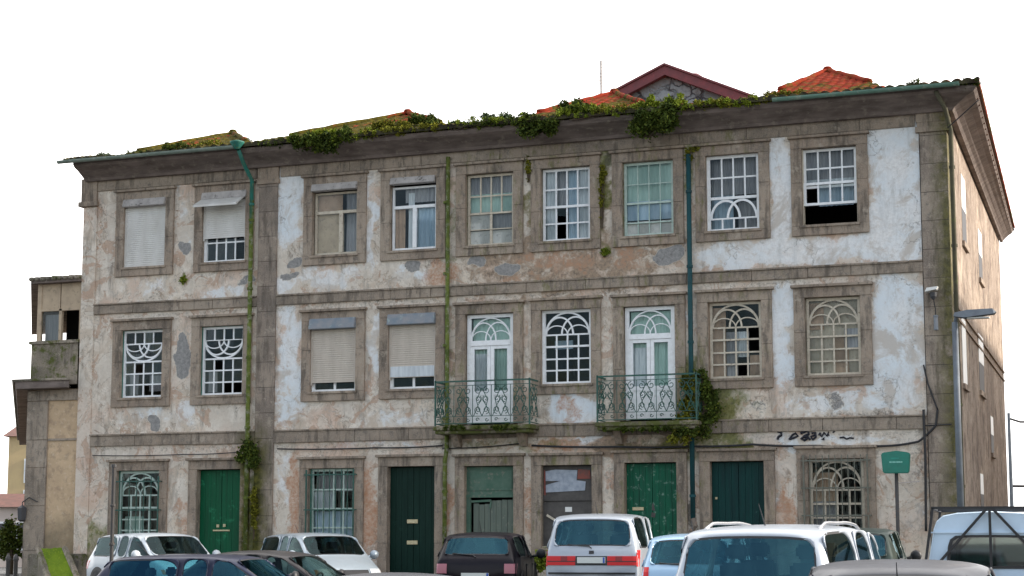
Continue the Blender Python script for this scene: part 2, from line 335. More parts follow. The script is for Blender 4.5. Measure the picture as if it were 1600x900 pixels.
# ------------------------------------------------------------------ the long old house: front wall with its wear
house = thing('apartment_building', 'long derelict three storey stone and plaster house with mossy roof and nine windows per floor', 'building', (0, 0, 0))
CX = [-9.87, -7.60, -4.56, -2.50, -.555, 1.32, 3.285, 5.24, 7.40]
rng = np.random.default_rng(3)
def vnoise(x, z, s, seed):
    r = np.random.default_rng(seed); g_ = r.random((64, 64)); u = x*s; v = z*s; i = np.floor(u).astype(int); j = np.floor(v).astype(int); fu = u-i; fv = v-j
    fu = fu*fu*(3-2*fu); fv = fv*fv*(3-2*fv); a = lambda p, q: g_[(i+p) % 64, (j+q) % 64]
    return (a(0,0)*(1-fu)+a(1,0)*fu)*(1-fv)+(a(0,1)*(1-fu)+a(1,1)*fu)*fv
X0, X1, ZT, ST = -11.65, 9.34, 10.5, .05
gx = np.linspace(X0, X1, int(round((X1-X0)/ST))+1); gzv = np.linspace(0, ZT, int(ZT/ST)+1)
GX, GZ = np.meshgrid(gx, gzv)
WX = GX + (vnoise(GX, GZ, 2.2, 1)-.5)*.45 + (vnoise(GX, GZ, 7, 2)-.5)*.16
WZ = GZ + (vnoise(GX, GZ, 2.2, 3)-.5)*.35 + (vnoise(GX, GZ, 7, 4)-.5)*.14
def ell(cx, cy, rx, ry, power=2, soft=.35, warp=True):      # a blotch surveyed at a picture position; 1 inside, falling to 0
    a = onY(cx-rx, cy); b = onY(cx+rx, cy); tt = onY(cx, cy-ry); bb = onY(cx, cy+ry)
    mx, mz = (a[0]+b[0])/2, (tt[2]+bb[2])/2; hx, hz = (b[0]-a[0])/2, (tt[2]-bb[2])/2
    U = WX if warp else GX*.4+WX*.6; V = WZ if warp else GZ*.4+WZ*.6
    d = (np.abs((U-mx)/hx)**power+np.abs((V-mz)/hz)**power)**(1/power)
    return np.clip((1+soft-d)/(2*soft), 0, 1)
Wm = np.zeros_like(GX); Om = Wm.copy(); Cm = Wm.copy(); Gm = Wm.copy(); Dm = Wm.copy(); Bm = Wm.copy()
def put(arr, lst, **k):
    for e in lst:
        s = e[4] if len(e) > 4 else 1.
        np.maximum(arr, ell(*e[:4], **k)*s, out=arr)
put(Wm, [(1400, 300, 52, 120), (1395, 385, 60, 30, .9), (1220, 300, 20, 95), (1260, 393, 175, 22, .75), (1405, 500, 45, 75), (1408, 600, 45, 55, .7),
         (1222, 520, 18, 80), (1230, 575, 25, 30, .7), (1330, 632, 110, 25, .6), (1300, 690, 130, 10, .55), (1420, 790, 22, 60, .35), (452, 320, 20, 55), (447, 450, 15, 20, .7), (452, 545, 22, 75, .85),
         (455, 640, 26, 28, .6), (580, 350, 12, 75, .7), (583, 540, 12, 55, .6), (620, 655, 60, 18, .45), (897, 640, 30, 26, .95), (925, 686, 26, 8, .8), (292, 340, 11, 60, .45), (500, 435, 70, 16, .55), (640, 435, 40, 15, .45),
         (350, 455, 40, 14, .5), (230, 450, 40, 16, .45), (288, 640, 14, 34, .5), (1080, 475, 6, 60, .5), (1205, 760, 18, 40, .35), (600, 695, 90, 9, .45), (445, 750, 10, 50, .5), (1060, 640, 10, 10, .4), (225, 650, 50, 16, .4), (760, 470, 60, 4, .5)], power=3)
put(Om, [(465, 800, 16, 90, .95), (576, 800, 14, 90, .85), (580, 742, 10, 26, .5), (872, 690, 42, 9), (690, 430, 30, 18, .65), (550, 695, 60, 8, .5), (620, 690, 60, 8, .45), (833, 790, 16, 60, .6), (700, 800, 8, 60, .8), (870, 405, 80, 18, .5), (985, 400, 40, 25, .45),
         (790, 440, 80, 8, .45), (1140, 645, 25, 20, .5), (1225, 800, 18, 40, .6), (210, 860, 25, 20, .5), (290, 830, 18, 50, .5), (890, 640, 12, 30, .6), (955, 740, 14, 40, .5), (155, 380, 12, 70, .35), (945, 500, 10, 60, .35)])
put(Bm, [(900, 400, 220, 60, .62), (900, 460, 220, 12, .5), (155, 560, 16, 300, .3), (1000, 700, 120, 16, .6), (830, 560, 10, 90, .4), (940, 330, 20, 90, .6), (1385, 255, 28, 55, .72), (830, 330, 14, 80, .5), (1215, 800, 22, 80, .5), (1420, 800, 30, 90, .45), (580, 770, 16, 100, .45), (150, 800, 30, 90, .3)])
put(Cm, [(790, 421, 21, 11), (741, 412, 15, 9), (1044, 402, 21, 15), (641, 420, 14, 10), (285, 555, 11, 34, .8), (290, 385, 11, 14, .8), (240, 667, 11, 14), (463, 410, 12, 9, .9), (455, 430, 10, 6, .9), (1305, 632, 18, 17, .62), (385, 440, 16, 8, .6), (1180, 640, 15, 12, .5), (720, 385, 8, 10, .4), (340, 780, 3, 3, .1)], power=2.4, soft=.14, warp=False)
put(Gm, [(1100, 640, 70, 55, 1.1), (1120, 690, 60, 16, .95), (1075, 610, 35, 60, 1), (1080, 700, 80, 20, .8), (392, 700, 18, 30, 1), (402, 780, 12, 110, .9), (395, 820, 14, 90, 1), (703, 330, 6, 90, .6), (703, 560, 6, 90, .6), (705, 680, 14, 25, .7), (940, 270, 14, 120, .95), (945, 393, 9, 9, 1.1), (787, 245, 20, 14, .7), (830, 300, 12, 70, .7),
         (287, 436, 6, 7, .9), (800, 690, 130, 10, .55), (130, 850, 60, 40, .8), (170, 880, 40, 20, .8), (1075, 250, 14, 60, .8), (1430, 900, 30, 50, .5), (700, 400, 10, 20, .7), (1005, 235, 40, 8, .5), (860, 238, 40, 8, .5), (845, 870, 30, 20, .7), (1010, 690, 80, 10, .5)])
put(Dm, [(160, 340, 12, 60, .45), (430, 470, 8, 3, .5), (1230, 660, 200, 5, .5), (1450, 720, 40, 60, .5), (560, 470, 120, 4, .5), (250, 470, 90, 5, .5), (250, 685, 90, 6, .45), (600, 680, 60, 4, .4), (960, 460, 100, 4, .5), (820, 430, 120, 6, .42), (1180, 420, 90, 5, .45), (470, 390, 30, 12, .42), (690, 760, 10, 60, .55), (955, 770, 10, 60, .5), (830, 790, 10, 60, .4), (1080, 800, 12, 40, .8), (1075, 660, 20, 10, .7), (700, 700, 12, 20, .7), (155, 400, 10, 100, .35), (130, 700, 8, 60, .3), (1432, 500, 12, 60, .42), (1360, 580, 50, 12, .4), (1380, 655, 60, 6, .6), (660, 452, 30, 4, .5), (350, 425, 40, 5, .5), (945, 240, 12, 30, .7), (1395, 640, 30, 12, .45), (395, 690, 16, 14, .8), (1330, 690, 12, 4, .4)])
# run-off streaks below the bands and sills
for cx in CX:
    for zt, ln in ((7.9, .55), (4.55, .55)):
        for sx in (-.75, .75, rng.uniform(-.5, .5)):
            wd = rng.uniform(.03, .09); k = np.exp(-((WX-cx-sx)/wd)**2)*np.clip((zt-GZ)/.03, 0, 1)*np.clip(1-(zt-GZ)/ln, 0, 1); Dm = np.maximum(Dm, k*rng.uniform(.4, .8))
for zt in (10.5, 6.95, 3.6):
    st = vnoise(GX, GX*0, 6, 11)*vnoise(GX, GX*0, 1.3, 12); k = np.clip((zt-GZ)/.02, 0, 1)*np.clip(1-(zt-GZ)/(.2+1.1*st), 0, 1); Dm = np.maximum(Dm, k*.52)
Dm = np.maximum(Dm, np.clip(1-GZ/(.9+vnoise(GX, GZ, 1.5, 9)*.8), 0, 1)*.6); Gm = np.maximum(Gm, np.clip(1-GZ/(.8+vnoise(GX, GZ, 1.2, 19)*.8), 0, 1)*.8)
OPEN = []   # openings: (cx, half width, z0, z1)
for i, cx in enumerate(CX):
    OPEN.append((cx, .6, 8.12, 9.85)); OPEN.append((cx, .6, 3.92 if i in (4, 6) else 4.81, 6.53))
    OPEN.append((cx, .6, 0 if i in (1, 3, 4, 6, 7) else 1.25, 3.0))
vs = np.stack([GX.ravel(), GX.ravel()*0 + (vnoise(GX, GZ, .6, 5).ravel()-.5)*.016, GZ.ravel()], 1)
nxg = len(gx); nzg = len(gzv); ii, jj = np.meshgrid(np.arange(nxg-1), np.arange(nzg-1)); cxm = (gx[:-1]+gx[1:])/2; czm = (gzv[:-1]+gzv[1:])/2
keep = np.ones(ii.shape, bool); CXM, CZM = np.meshgrid(cxm, czm)
for cx, hw, z0, z1 in OPEN: keep &= ~((np.abs(CXM-cx) < hw+.08) & (CZM > z0-.08) & (CZM < z1+.08))
a = (jj*nxg+ii)[keep]; fs = np.stack([a, a+1, a+1+nxg, a+nxg], 1)
me = bpy.data.meshes.new('plaster_wall'); me.from_pydata(vs.tolist(), [], fs.tolist())
for nm, (r_, g_, b_) in (('wearA', (Wm, Om, Cm)), ('wearB', (Gm, Dm, Bm))):
    ca = me.color_attributes.new(nm, 'FLOAT_COLOR', 'POINT'); arr = np.ones((len(vs), 4), np.float32)
    arr[:, 0] = r_.ravel(); arr[:, 1] = g_.ravel(); arr[:, 2] = b_.ravel(); ca.data.foreach_set('color', arr.ravel())
me.materials.append(M['plaster']); me.shade_smooth()
o = bpy.data.objects.new('plaster_wall', me); S.collection.objects.link(o); o.parent = house

# interior: floors, back walls so that the openings are real rooms
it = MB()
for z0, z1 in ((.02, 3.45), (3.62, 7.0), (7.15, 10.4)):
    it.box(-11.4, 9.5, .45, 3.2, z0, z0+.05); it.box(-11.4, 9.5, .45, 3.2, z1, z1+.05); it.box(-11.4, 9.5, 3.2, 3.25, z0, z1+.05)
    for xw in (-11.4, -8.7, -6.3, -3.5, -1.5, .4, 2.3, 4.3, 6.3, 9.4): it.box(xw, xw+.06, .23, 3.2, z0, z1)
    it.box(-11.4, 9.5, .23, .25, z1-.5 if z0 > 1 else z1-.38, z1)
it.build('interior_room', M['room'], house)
# side wall, left wall, back wall
def wallstrip(name, mat, pts, th=.3):
    b = MB()
    (xa, ya), (xb, yb) = pts; d = Vector((xb-xa, yb-ya, 0)).normalized(); n = Vector((-d.y, d.x, 0))*th
    b.add([(xa, ya, 0), (xb, yb, 0), (xb+n.x, yb+n.y, 0), (xa+n.x, ya+n.y, 0), (xa, ya, 10.8), (xb, yb, 10.8), (xb+n.x, yb+n.y, 10.8), (xa+n.x, ya+n.y, 10.8)],
          [(0,1,2,3), (4,5,6,7), (0,1,5,4), (1,2,6,5), (2,3,7,6), (3,0,4,7)]); return b.build(name, mat, house)
sidem, t, p = newmat('side wall plaster')
nA = noise(t, .9, 8, .7, stretch=(1, .7, .6)); nB = noise(t, 6, 8, .75); nC = noise(t, 2.0, 8, .75, stretch=(1, 1, .6))
c = mix(t, ramp(t, nA, .38, .6), (.46, .375, .30), (.28, .22, .175)); c = mix(t, ramp(t, nB, .50, .62, 0, .8), c, (.17, .115, .08)); c = mix(t, ramp(t, nC, .50, .62, 0, .85), c, (.11, .075, .055))
c = mix(t, ramp(t, noise(t, .9, 5), .58, .68, 0, .8), c, (.55, .44, .34))
t.links.new(c, p.inputs['Base Color']); p.inputs['Roughness'].default_value = .95; bump(t, nB, p, .9, .05)
M['side'] = sidem
wallstrip('side_wall', sidem, ((9.92, .35), (9.72, 17.2)))
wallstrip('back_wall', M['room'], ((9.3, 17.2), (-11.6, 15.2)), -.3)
wallstrip('party_wall', M['stone_band'], ((-11.3, 15.2), (-11.3, .3)), .3)
# stone dressings
b = MB(); b.box(9.36, 9.93, -.05, .36, 0, 10.0); b.build('corner_pilaster', M['stone_joint'], house)
b = MB(); b.box(9.28, 9.99, -.10, .42, 10.0, 10.12); b.box(9.32, 9.96, -.075, .39, 10.12, 10.22); b.box(9.30, 9.98, -.09, .41, 10.22, 10.5); b.build('pilaster_capital', M['stone'], house)
b = MB(); b.box(-6.63, -6.12, -.045, .2, 0, 10.0); b.build('pilaster', M['stone_joint'], house)
b = MB(); b.box(-6.68, -6.07, -.085, .2, 10.0, 10.10); b.box(-6.66, -6.09, -.07, .2, 10.10, 10.5); b.build('pilaster_capital', M['stone'], house)
b = MB(); b.box(-11.70, -11.30, -.02, .3, 0, 9.75); b.build('corner_pilaster', M['plaster'], house)
b = MB(); b.box(-11.82, -11.26, -.10, .36, 9.78, 9.9); b.box(-11.76, -11.30, -.06, .3, 9.9, 10.5); b.build('pilaster_capital', M['stone'], house)
def irregular_band(b, x0, x1, z0, z1, y, seg=1.3):
    x = x0
    while x < x1-.01:
        e = min(x1, x+seg*random.uniform(.7, 1.3)); j = random.uniform(-.006, .006); b.box(x+.003, e-.003, y+j, .1, z0+random.uniform(-.006, .006), z1+random.uniform(-.006, .006)); x = e
for z0, z1 in ((6.97, 7.19), (3.62, 3.88)):
    b = MB(); irregular_band(b, -11.3, -6.635, z0, z1, -.055); irregular_band(b, -6.115, 9.355, z0, z1, -.055); irregular_band(b, -11.3, -6.635, z1, z1+.04, -.085, 2.1); irregular_band(b, -6.115, 9.355, z1, z1+.04, -.085, 2.1)
    b.build('string_course', M['stone_band'], house, bevel=.008)
b = MB(); irregular_band(b, -11.3, -6.7, 10.16, 10.5, -.04, 2.2); irregular_band(b, -6.05, 9.27, 10.16, 10.5, -.04, 2.2); b.build('frieze', M['stone_band'], house, bevel=.006)
# cornice: deep cove up to the eaves, returned round the corner
prof = [(-.02, 10.41), (-.15, 10.41), (-.20, 10.47), (-.30, 10.53), (-.48, 10.62), (-.64, 10.68), (-.70, 10.74), (-.70, 10.79), (-.02, 10.80)]
b = MB(); n = len(prof); ex0, ex1 = -11.72, 9.93
vv = []
for kx in range(2):
    for (y, z) in prof:
        x = (ex0 + .12 + y*.0) if kx == 0 else (ex1 - y); vv.append((x, y, z))
for (y, z) in prof: vv.append((9.93-.20-y*.58, 17.3, z))
fsx = [(i, i+1, n+i+1, n+i) for i in range(n-1)] + [(n+i, n+i+1, 2*n+i+1, 2*n+i) for i in range(n-1)] + [tuple(range(n))[::-1]]
b.add(vv, fsx); b.build('cornice', M['cornice'], house)

# ------------------------------------------------------------------ roof of four hips as one tiled height field
HIPS = [(-9.67, 12.4, 1.6, .5), (-4.41, 12.52, .68, .52), (1.32, 12.56, 1.3, .72), (6.75, 12.62, 2.1, .82)]
tx = np.arange(-11.84, 10.72, .045); ty = np.concatenate([np.arange(-.80, 4.6, .09), np.arange(4.6, 17.6, .5)])
TX, TY = np.meshgrid(tx, ty)
H = 10.83 + .16*(TY+.8)
fl = np.zeros_like(TX)
for xa, za, kl, kr in HIPS:
    k = (za-10.8)/4.75; fz = np.minimum(10.8+k*(TY+.75), za); sz = np.where(TX < xa, za-kl*(xa-TX), za-kr*(TX-xa)); hh = np.minimum(fz, sz); side = (sz < fz) & (hh > H); H = np.maximum(H, hh)
H = np.minimum(H, 10.83+.45*np.maximum(10.7-TX, 0)+.0)      # falls to the eave on the right-hand side
cour = (TY/.34) % 1.0; H = H + np.where(TY < -.55, .065, .04)*np.abs(np.sin(TX*math.pi/.23))**.8 + .035*(1-cour) + (vnoise(TX+40, TY+40, 3, 21)-.5)*.03 + (vnoise(TX+40, TY+40, .7, 22)-.5)*.05
TXs = TX - .028*(TY+.8)*np.clip((TX-8)/2.7, 0, 1) + 0
TY = TY - (vnoise(TX*2.2, TX*0, 2., 31)-.5)*.10*(TY < -.7)
vsr = np.stack([TXs.ravel(), TY.ravel(), H.ravel()], 1); nx = len(tx); ny = len(ty); ii, jj = np.meshgrid(np.arange(nx-1), np.arange(ny-1)); a = (jj*nx+ii).ravel()
top = np.stack([a, a+1, a+1+nx, a+nx], 1).tolist(); lo = len(vsr); vl = vsr.tolist() + [(x, -.80, 10.80) for x in tx] + [(10.70-.028*(y+.8), y, 10.795) for y in ty]
fr = [(i+1, i, lo+i, lo+i+1) for i in range(nx-1)] + [(nx-1+j*nx, nx-1+(j+1)*nx, lo+nx+j+1, lo+nx+j) for j in range(ny-1)]
tile, t, p = newmat('mossy clay tiles')
nl = noise(t, .9, 6, .7); nm = noise(t, 7, 6, .7); c = mix(t, ramp(t, nm, .35, .65), (.24, .030, .012), (.13, .022, .014))
c = mix(t, ramp(t, noise(t, 2.2, 6, .7), .52, .62), c, (.15, .046, .014))
g = N(t, 'ShaderNodeNewGeometry'); sx = N(t, 'ShaderNodeSeparateXYZ'); t.links.new(g.outputs['Position'], sx.inputs[0])
lf = ramp(t, sx.outputs[0], 7.5, -6, -.07, .10)
low = mth(t, 'MULTIPLY', ramp(t, sx.outputs[2], 12.0, 11.3, 0, .12), 1.0)
kk = mth(t, 'ADD', mth(t, 'ADD', nl, lf), low)
c = mix(t, ramp(t, kk, .53, .60, 0, .97), c, mix(t, ramp(t, nm, .4, .6), (.028, .032, .008), (.085, .07, .012)))
c = mix(t, ramp(t, sx.outputs[1], -.62, -.72, 0, .95), c, mix(t, ramp(t, nm, .4, .6), (.03, .026, .022), (.075, .07, .04)))
t.links.new(c, p.inputs['Base Color']); p.inputs['Roughness'].default_value = .95; p.inputs['Specular IOR Level'].default_value = .04; bump(t, nm, p, .5, .03); M['tile'] = tile
rb = MB(); rb.v = [tuple(q) for q in vl]; rb.f = [tuple(q) for q in top+fr]
roof = rb.build('roof', tile, house)
sf = MB(); sf.add([(9.8, -.1, 10.785), (10.70, -.75, 10.785), (10.17, 17.5, 10.785), (9.6, 17.5, 10.785)], [(0, 1, 2, 3)])
for i in range(29): sf.box(9.95-.012*i*.58, 10.60-.028*i*.58, .2+i*.58, .28+i*.58, 10.70, 10.78)
sf.build('eaves_soffit', worn('brown eaves boards', (.16, .075, .05), (.10, .05, .035), 5, .9), house)
for xa, za, kl, kr in HIPS:       # ridge ball and hip caps
    b = MB(); b.lathe([(0, -.02), (.10, 0), (.12, .06), (.08, .11), (0, .13)], (xa, 4.0, za+.04), 10); k = (za-10.8)/4.75
    for s, q in ((-1, kl), (1, kr)):
        dz = 1.2; pts = [(xa+s*dz*f/q, 4-dz*f/k, za-dz*f+.05+random.uniform(-.01, .02)) for f in np.linspace(0, 1, 12)]; b.tube(pts, .07, 6)
    b.build('ridge_cap', M['tile'], roof, smooth=True)

# gutters
def gutter(x0, x1, mat):
    b = MB(); n = 9; base = 0; vs = []; fs = []
    for x in (x0, x1):
        for r_ in (.075, .068):
            for k in range(n):
                a = math.pi + math.pi*k/(n-1); vs.append((x, -.875+r_*math.cos(a), 10.82+r_*math.sin(a)))
    for q in (0, n):
        for k in range(n-1): fs.append((q+k, q+k+1, 2*n+q+k+1, 2*n+q+k))
    for k in (0, n-1): fs.append((k, n+k, 3*n+k, 2*n+k))
    for k in range(n-1): fs.append((k, k+1, n+k+1, n+k)); fs.append((2*n+k, 2*n+k+1, 3*n+k+1, 3*n+k))
    b.add(vs, fs); x = x0+.3
    while x < x1: b.bar((x, -.96, 10.81), (x, -.79, 10.83), .03, .01); x += .9
    return b.build('gutter', mat, house)
gutter(-11.93, -6.85, M['gutter']); gutter(6.35, 10.3, M['gutter_green'])
# downpipes
def pipe(pts, r, mat, name='downpipe'): 
    b = MB(); b.tube(pts, r, 10)
    o = b.build(name, mat, house, smooth=True); c = MB()
    zt = max(q[2] for q in pts); z = pts[-1][2]+.5; x = pts[-1][0]; y = pts[-1][1]
    while z < min(zt, 10)-.3: MB().lathe([(r, -.03), (r+.018, -.03), (r+.018, .03), (r, .03)], (x, y, z), 12).build('pipe_clip', mat, o); z += 1.7
    return o
pipe([(-6.78, -.13, 9.6), (-6.78, -.13, 0.1)], .055, M['pipe_green'])
pipe([(-6.80, -.80, 10.72), (-6.80, -.55, 10.45), (-6.78, -.14, 10.1), (-6.78, -.135, 9.0)], .05, M['pipe_bright'])
b = MB(); b.lathe([(.05, -.11), (.10, -.05), (.17, .05), (.18, .08), (.09, .11), (0, .12)], (-6.8, -.88, 10.83), 12); b.build('rainwater_head', M['pipe_bright'], house, smooth=True)
pipe([(-1.58, -.09, 10.3), (-1.58, -.09, 3.4), (-1.62, -.1, 3.1), (-1.62, -.1, .2)], .05, M['pipe_green'])
pipe([(4.27, -.13, 9.9), (4.27, -.13, 1.75)], .055, M['pipe_teal'])
b = MB(); b.tube([(4.27, -.13, 1.75), (4.33, -.16, 1.6), (4.2, -.12, 1.45), (4.27, -.12, 1.2), (4.27, -.12, .15)], .06, 8); b.build('downpipe', worn('broken pipe stub', (.25, .2, .16), (.1, .09, .08), 9, .8, (.45, .3, .22), .6, 9), house)
pipe([(9.80, -.70, 10.72), (9.95, -.35, 10.4), (10.02, -.05, 10.0), (10.02, -.02, .2)], .05, M['pipe_dull'])

# ------------------------------------------------------------------ windows
BARK = [0]
def bars(b, pts, w, y0=.09, d=.03):      # one continuous mitred glazing bar; each bar sits a hair off the others
    BARK[0] = (BARK[0]+1) % 5; ya = y0-.003-.0022*BARK[0]; yb = y0+d+.0022*BARK[0]; n = len(pts); vs_ = []
    for i in range(n):
        a_ = Vector(pts[max(i-1, 0)]); c_ = Vector(pts[min(i+1, n-1)]); tt = (c_-a_).normalized(); nn_ = Vector((-tt.y, tt.x))*w/2; q = Vector(pts[i])
        for yy in (ya, yb): vs_ += [(q.x-nn_.x, yy, q.y-nn_.y), (q.x+nn_.x, yy, q.y+nn_.y)]
    fs_ = []
    for i in range(n-1):
        o_ = 4*i; fs_ += [(o_, o_+1, o_+5, o_+4), (o_+2, o_+6, o_+7, o_+3), (o_, o_+4, o_+6, o_+2), (o_+1, o_+3, o_+7, o_+5)]
    fs_ += [(0, 2, 3, 1), (4*n-4, 4*n-3, 4*n-1, 4*n-2)]; b.add(vs_, fs_)
def fan(b, x0, x1, z0, z1, w, flip=False, y0=.09, outer=True):
    W = x1-x0; h = z1-z0; cx = (x0+x1)/2; r = W/2
    Z = (lambda v: z1-v*h) if flip else (lambda v: z0+v*h)
    for C0, rx, vy in (((0, r, 1.),) if outer else ())+((-.36*r, .62*r, .80 if outer else .98), (.36*r, .62*r, .80 if outer else .98))+(((-.5*r, .5*r, .42), (.5*r, .5*r, .42)) if outer else ()):
        run = []
        for k in range(29):
            a_ = math.pi*k/28; x = C0+rx*math.cos(a_); v = vy*math.sin(a_)
            if (x/r)**2+v**2 <= 1.0001 or not outer: run.append((cx+x, Z(v)))
        if len(run) > 1: bars(b, run, w*(1.05 if rx > .6*r else .7), y0)
def sash(x0, x1, z0, z1, rows, w=.036, fr=.055, y0=.09, cols=4):
    """rows from the top: ('g', n) n pane rows, ('fan',) ('ifan',) tracery, ('rail',) meeting rail; heights in relative units"""
    b = MB(); b.box(x0, x0+fr, y0-.012, y0+.045, z0, z1); b.box(x1-fr, x1, y0-.012, y0+.045, z0, z1); b.box(x0+fr, x1-fr, y0-.012, y0+.045, z1-fr, z1); b.box(x0+fr, x1-fr, y0-.012, y0+.045, z0, z0+fr)
    xi0, xi1 = x0+fr, x1-fr; tot = sum(r[1] for r in rows); z = z1-fr; H_ = (z1-z0-2*fr)
    for i, r in enumerate(rows):
        h = H_*r[1]/tot; zz = z-h; k = r[0]
        if k == 'rail': b.box(xi0, xi1, y0-.02, y0+.04, zz, z)
        elif k == 'fan': fan(b, xi0, xi1, zz, z, w, False, y0)
        elif k == 'tfan': fan(b, xi0, xi1, zz, z-.02, w*1.35, False, y0, False)
        elif k == 'ifan': fan(b, xi0, xi1, zz, z, w, True, y0)
        elif k == 'row':
            for c_ in range(1, cols): xx = xi0+(xi1-xi0)*c_/cols; b.box(xx-w/2, xx+w/2, y0, y0+.03, zz, z)
        elif k == 'half': b.box((xi0+xi1)/2-.03, (xi0+xi1)/2+.03, y0, y0+.035, zz, z)
        if i < len(rows)-1 and k != 'rail' and rows[i+1][0] != 'rail': b.box(xi0, xi1, y0+.001, y0+.029, zz-w/2, zz+w/2)
        z = zz
    return b
def panes(x0, x1, z0, z1, nx_, nz_, y=.105, miss=()):
    b = MB()
    for i in range(nx_):
        for j in range(nz_):
            if (i, j) in miss: continue
            xa, xb = x0+(x1-x0)*i/nx_, x0+(x1-x0)*(i+1)/nx_; za, zb = z1-(z1-z0)*(j+1)/nz_, z1-(z1-z0)*j/nz_
            t1, t2 = random.gauss(0, .0025), random.gauss(0, .003)
            b.add([(xa, y-t1, za-.0), (xb, y+t1, za), (xb, y+t1+t2, zb), (xa, y-t1+t2, zb)], [(0, 1, 2, 3)])
    return b
def drape(x0, x1, z0, z1, y=.19, amp=.018, per=.11, ragged=0):
    b = MB(); n = max(4, int((x1-x0)/.02)); m = 5; vs = []; ph = random.uniform(0, 6)
    for j in range(m+1):
        for i in range(n+1):
            x = x0+(x1-x0)*i/n; z = z0+(z1-z0)*j/m + (ragged*math.sin(x*9+ph) if j == 0 else 0); vs.append((x, y+amp*math.sin(x*6.283/per+ph+.5*math.sin(z*3)), z))
    b.add(vs, [(j*(n+1)+i, j*(n+1)+i+1, (j+1)*(n+1)+i+1, (j+1)*(n+1)+i) for j in range(m) for i in range(n)]); return b
def surround(cx, z0, z1, hw=.6, jw=.24, lin=.22, sill=.22, name='window', cap=True, label=None, mat=None):
    b = MB(); x0, x1 = cx-hw, cx+hw; j = lambda: random.uniform(-.004, .004); yf = -.055
    zm = z0+(z1-z0)*random.uniform(.4, .6)
    for xa, xb in ((x0-jw, x0), (x1, x1+jw)):
        b.box(xa, xb, yf+j(), .24, z0, zm-.002); b.box(xa, xb, yf+j(), .24, zm+.002, z1)
    b.box(x0-jw-.002, x1+jw+.002, yf-.004, .24, z1+.002, z1+lin)
    if cap: b.box(x0-jw-.05, x1+jw+.05, yf-.075, .1, z1+lin+.002, z1+lin+.06)
    if sill: b.box(x0-jw-.003, x1+jw+.003, yf-.006, .24, z0-sill, z0-.002); b.box(x0-.05, x1+.05, yf-.04, .2, z0-.045, z0+.012)
    o = b.build(name, mat or M['stone'], house, bevel=.006)
    if label: o['label'] = label
    return o
GAP = .02
def win(cx, z0, z1, rows, mat, curtains=(), label=None, miss=(), fr=.055, cols=4, w=.036, glassed=True, ngl=(4, 6), hw=.6, green_edge=None):
    o = surround(cx, z0, z1, label=label); x0, x1 = cx-hw+GAP, cx+hw-GAP
    sash(x0, x1, z0+.015, z1-.01, rows, fr=fr, cols=cols, w=w).build('sash', mat, o)
    e = MB(); e.box(cx-hw, x0, .06, .2, z0+.013, z1); e.box(x1, cx+hw, .06, .2, z0+.013, z1); e.box(x0, x1, .06, .2, z1-.009, z1); e.build('frame', green_edge or mat, o)
    if glassed: panes(x0+fr, x1-fr, z0+.015+fr, z1-.01-fr, *ngl, miss=miss).build('pane', M['win_glass'], o)
    for cu in curtains:
        fx0, fx1, fz0, fz1, mt = cu[:5]; H_ = z1-z0
        drape(x0+.03+(x1-x0-.06)*fx0, x0+.03+(x1-x0-.06)*fx1, z0+.03+(H_-.05)*fz0, z0+.03+(H_-.05)*fz1, **(cu[5] if len(cu) > 5 else {})).build('curtain', M[mt], o)
    return o
def shutterbox(o, cx, z, w=1.22, h=.2, d=.14, mat='box_grey', tilt=0):
    b = MB(); x0, x1 = cx-w/2, cx+w/2; y = -.02-d
    b.prism([(0, 0)]*0 or [(x0, z-h), (x1, z-h), (x1, z), (x0, z)], y, .06)
    for v in range(len(b.v)):
        X_, Y_, Z_ = b.v[v]
        if Y_ < 0 and Z_ > z-.01: b.v[v] = (X_, Y_+.06, Z_)
    b.build('shutter_box', M[mat], o, bevel=.012)
def shutter(o, cx, z0, z1, mat, hw=.56, y=.02):
    b = MB(); n = int((z1-z0)/.05); vs = []; fs = []
    for k in range(n+1):
        z = z0+(z1-z0)*k/n
        for dy, dz in ((.006, 0), (-.003, .012), (-.003, .036)): vs += [(cx-hw, y+dy, min(z+dz, z1+.04)), (cx+hw, y+dy, min(z+dz, z1+.04))]
    for k in range(len(vs)//2-1): fs.append((2*k, 2*k+1, 2*k+3, 2*k+2))
    b.add(vs, fs); b.box(cx-hw, cx+hw, y-.012, y+.012, z0-.045, z0); b.box(cx-.6, cx-hw, y-.015, y+.03, z0-.1, z1); b.box(cx+hw, cx+.6, y-.015, y+.03, z0-.1, z1); b.build('roller_shutter', M[mat], o)

Z3, Z3t = 8.12, 9.85; Z2, Z2t = 4.81, 6.53
# top floor, from the left
o = surround(CX[0], Z3, Z3t, label='top floor window fully closed by a pale roller shutter'); shutter(o, CX[0], Z3+.06, Z3t-.2, 'shutter'); shutterbox(o, CX[0], Z3t+.02)
o = win(CX[1], Z3, Z3t, [('row', 1.6), ('row', 1), ('row', 1)], M['white_wood'], label='top floor window with shutter two thirds down and a tilted canopy box', ngl=(4, 4)); shutter(o, CX[1], Z3+.66, Z3t-.2, 'shutter', y=.015); shutterbox(o, CX[1], Z3t+.06, 1.26, .2, .1)
b = MB(); x0, x1 = CX[1]-.62, CX[1]+.58; b.add([(x0, -.10, Z3t-.13), (x1, -.10, Z3t-.13), (x1-.03, -.42, Z3t-.33), (x0-.05, -.42, Z3t-.33), (x0, -.10, Z3t-.15), (x1, -.10, Z3t-.15), (x1-.03, -.42, Z3t-.38), (x0-.05, -.42, Z3t-.38)], [(0,1,2,3), (7,6,5,4), (0,3,7,4), (1,2,6,5), (3,2,6,7), (0,1,5,4)]); b.build('canopy', M['shutter'], o)
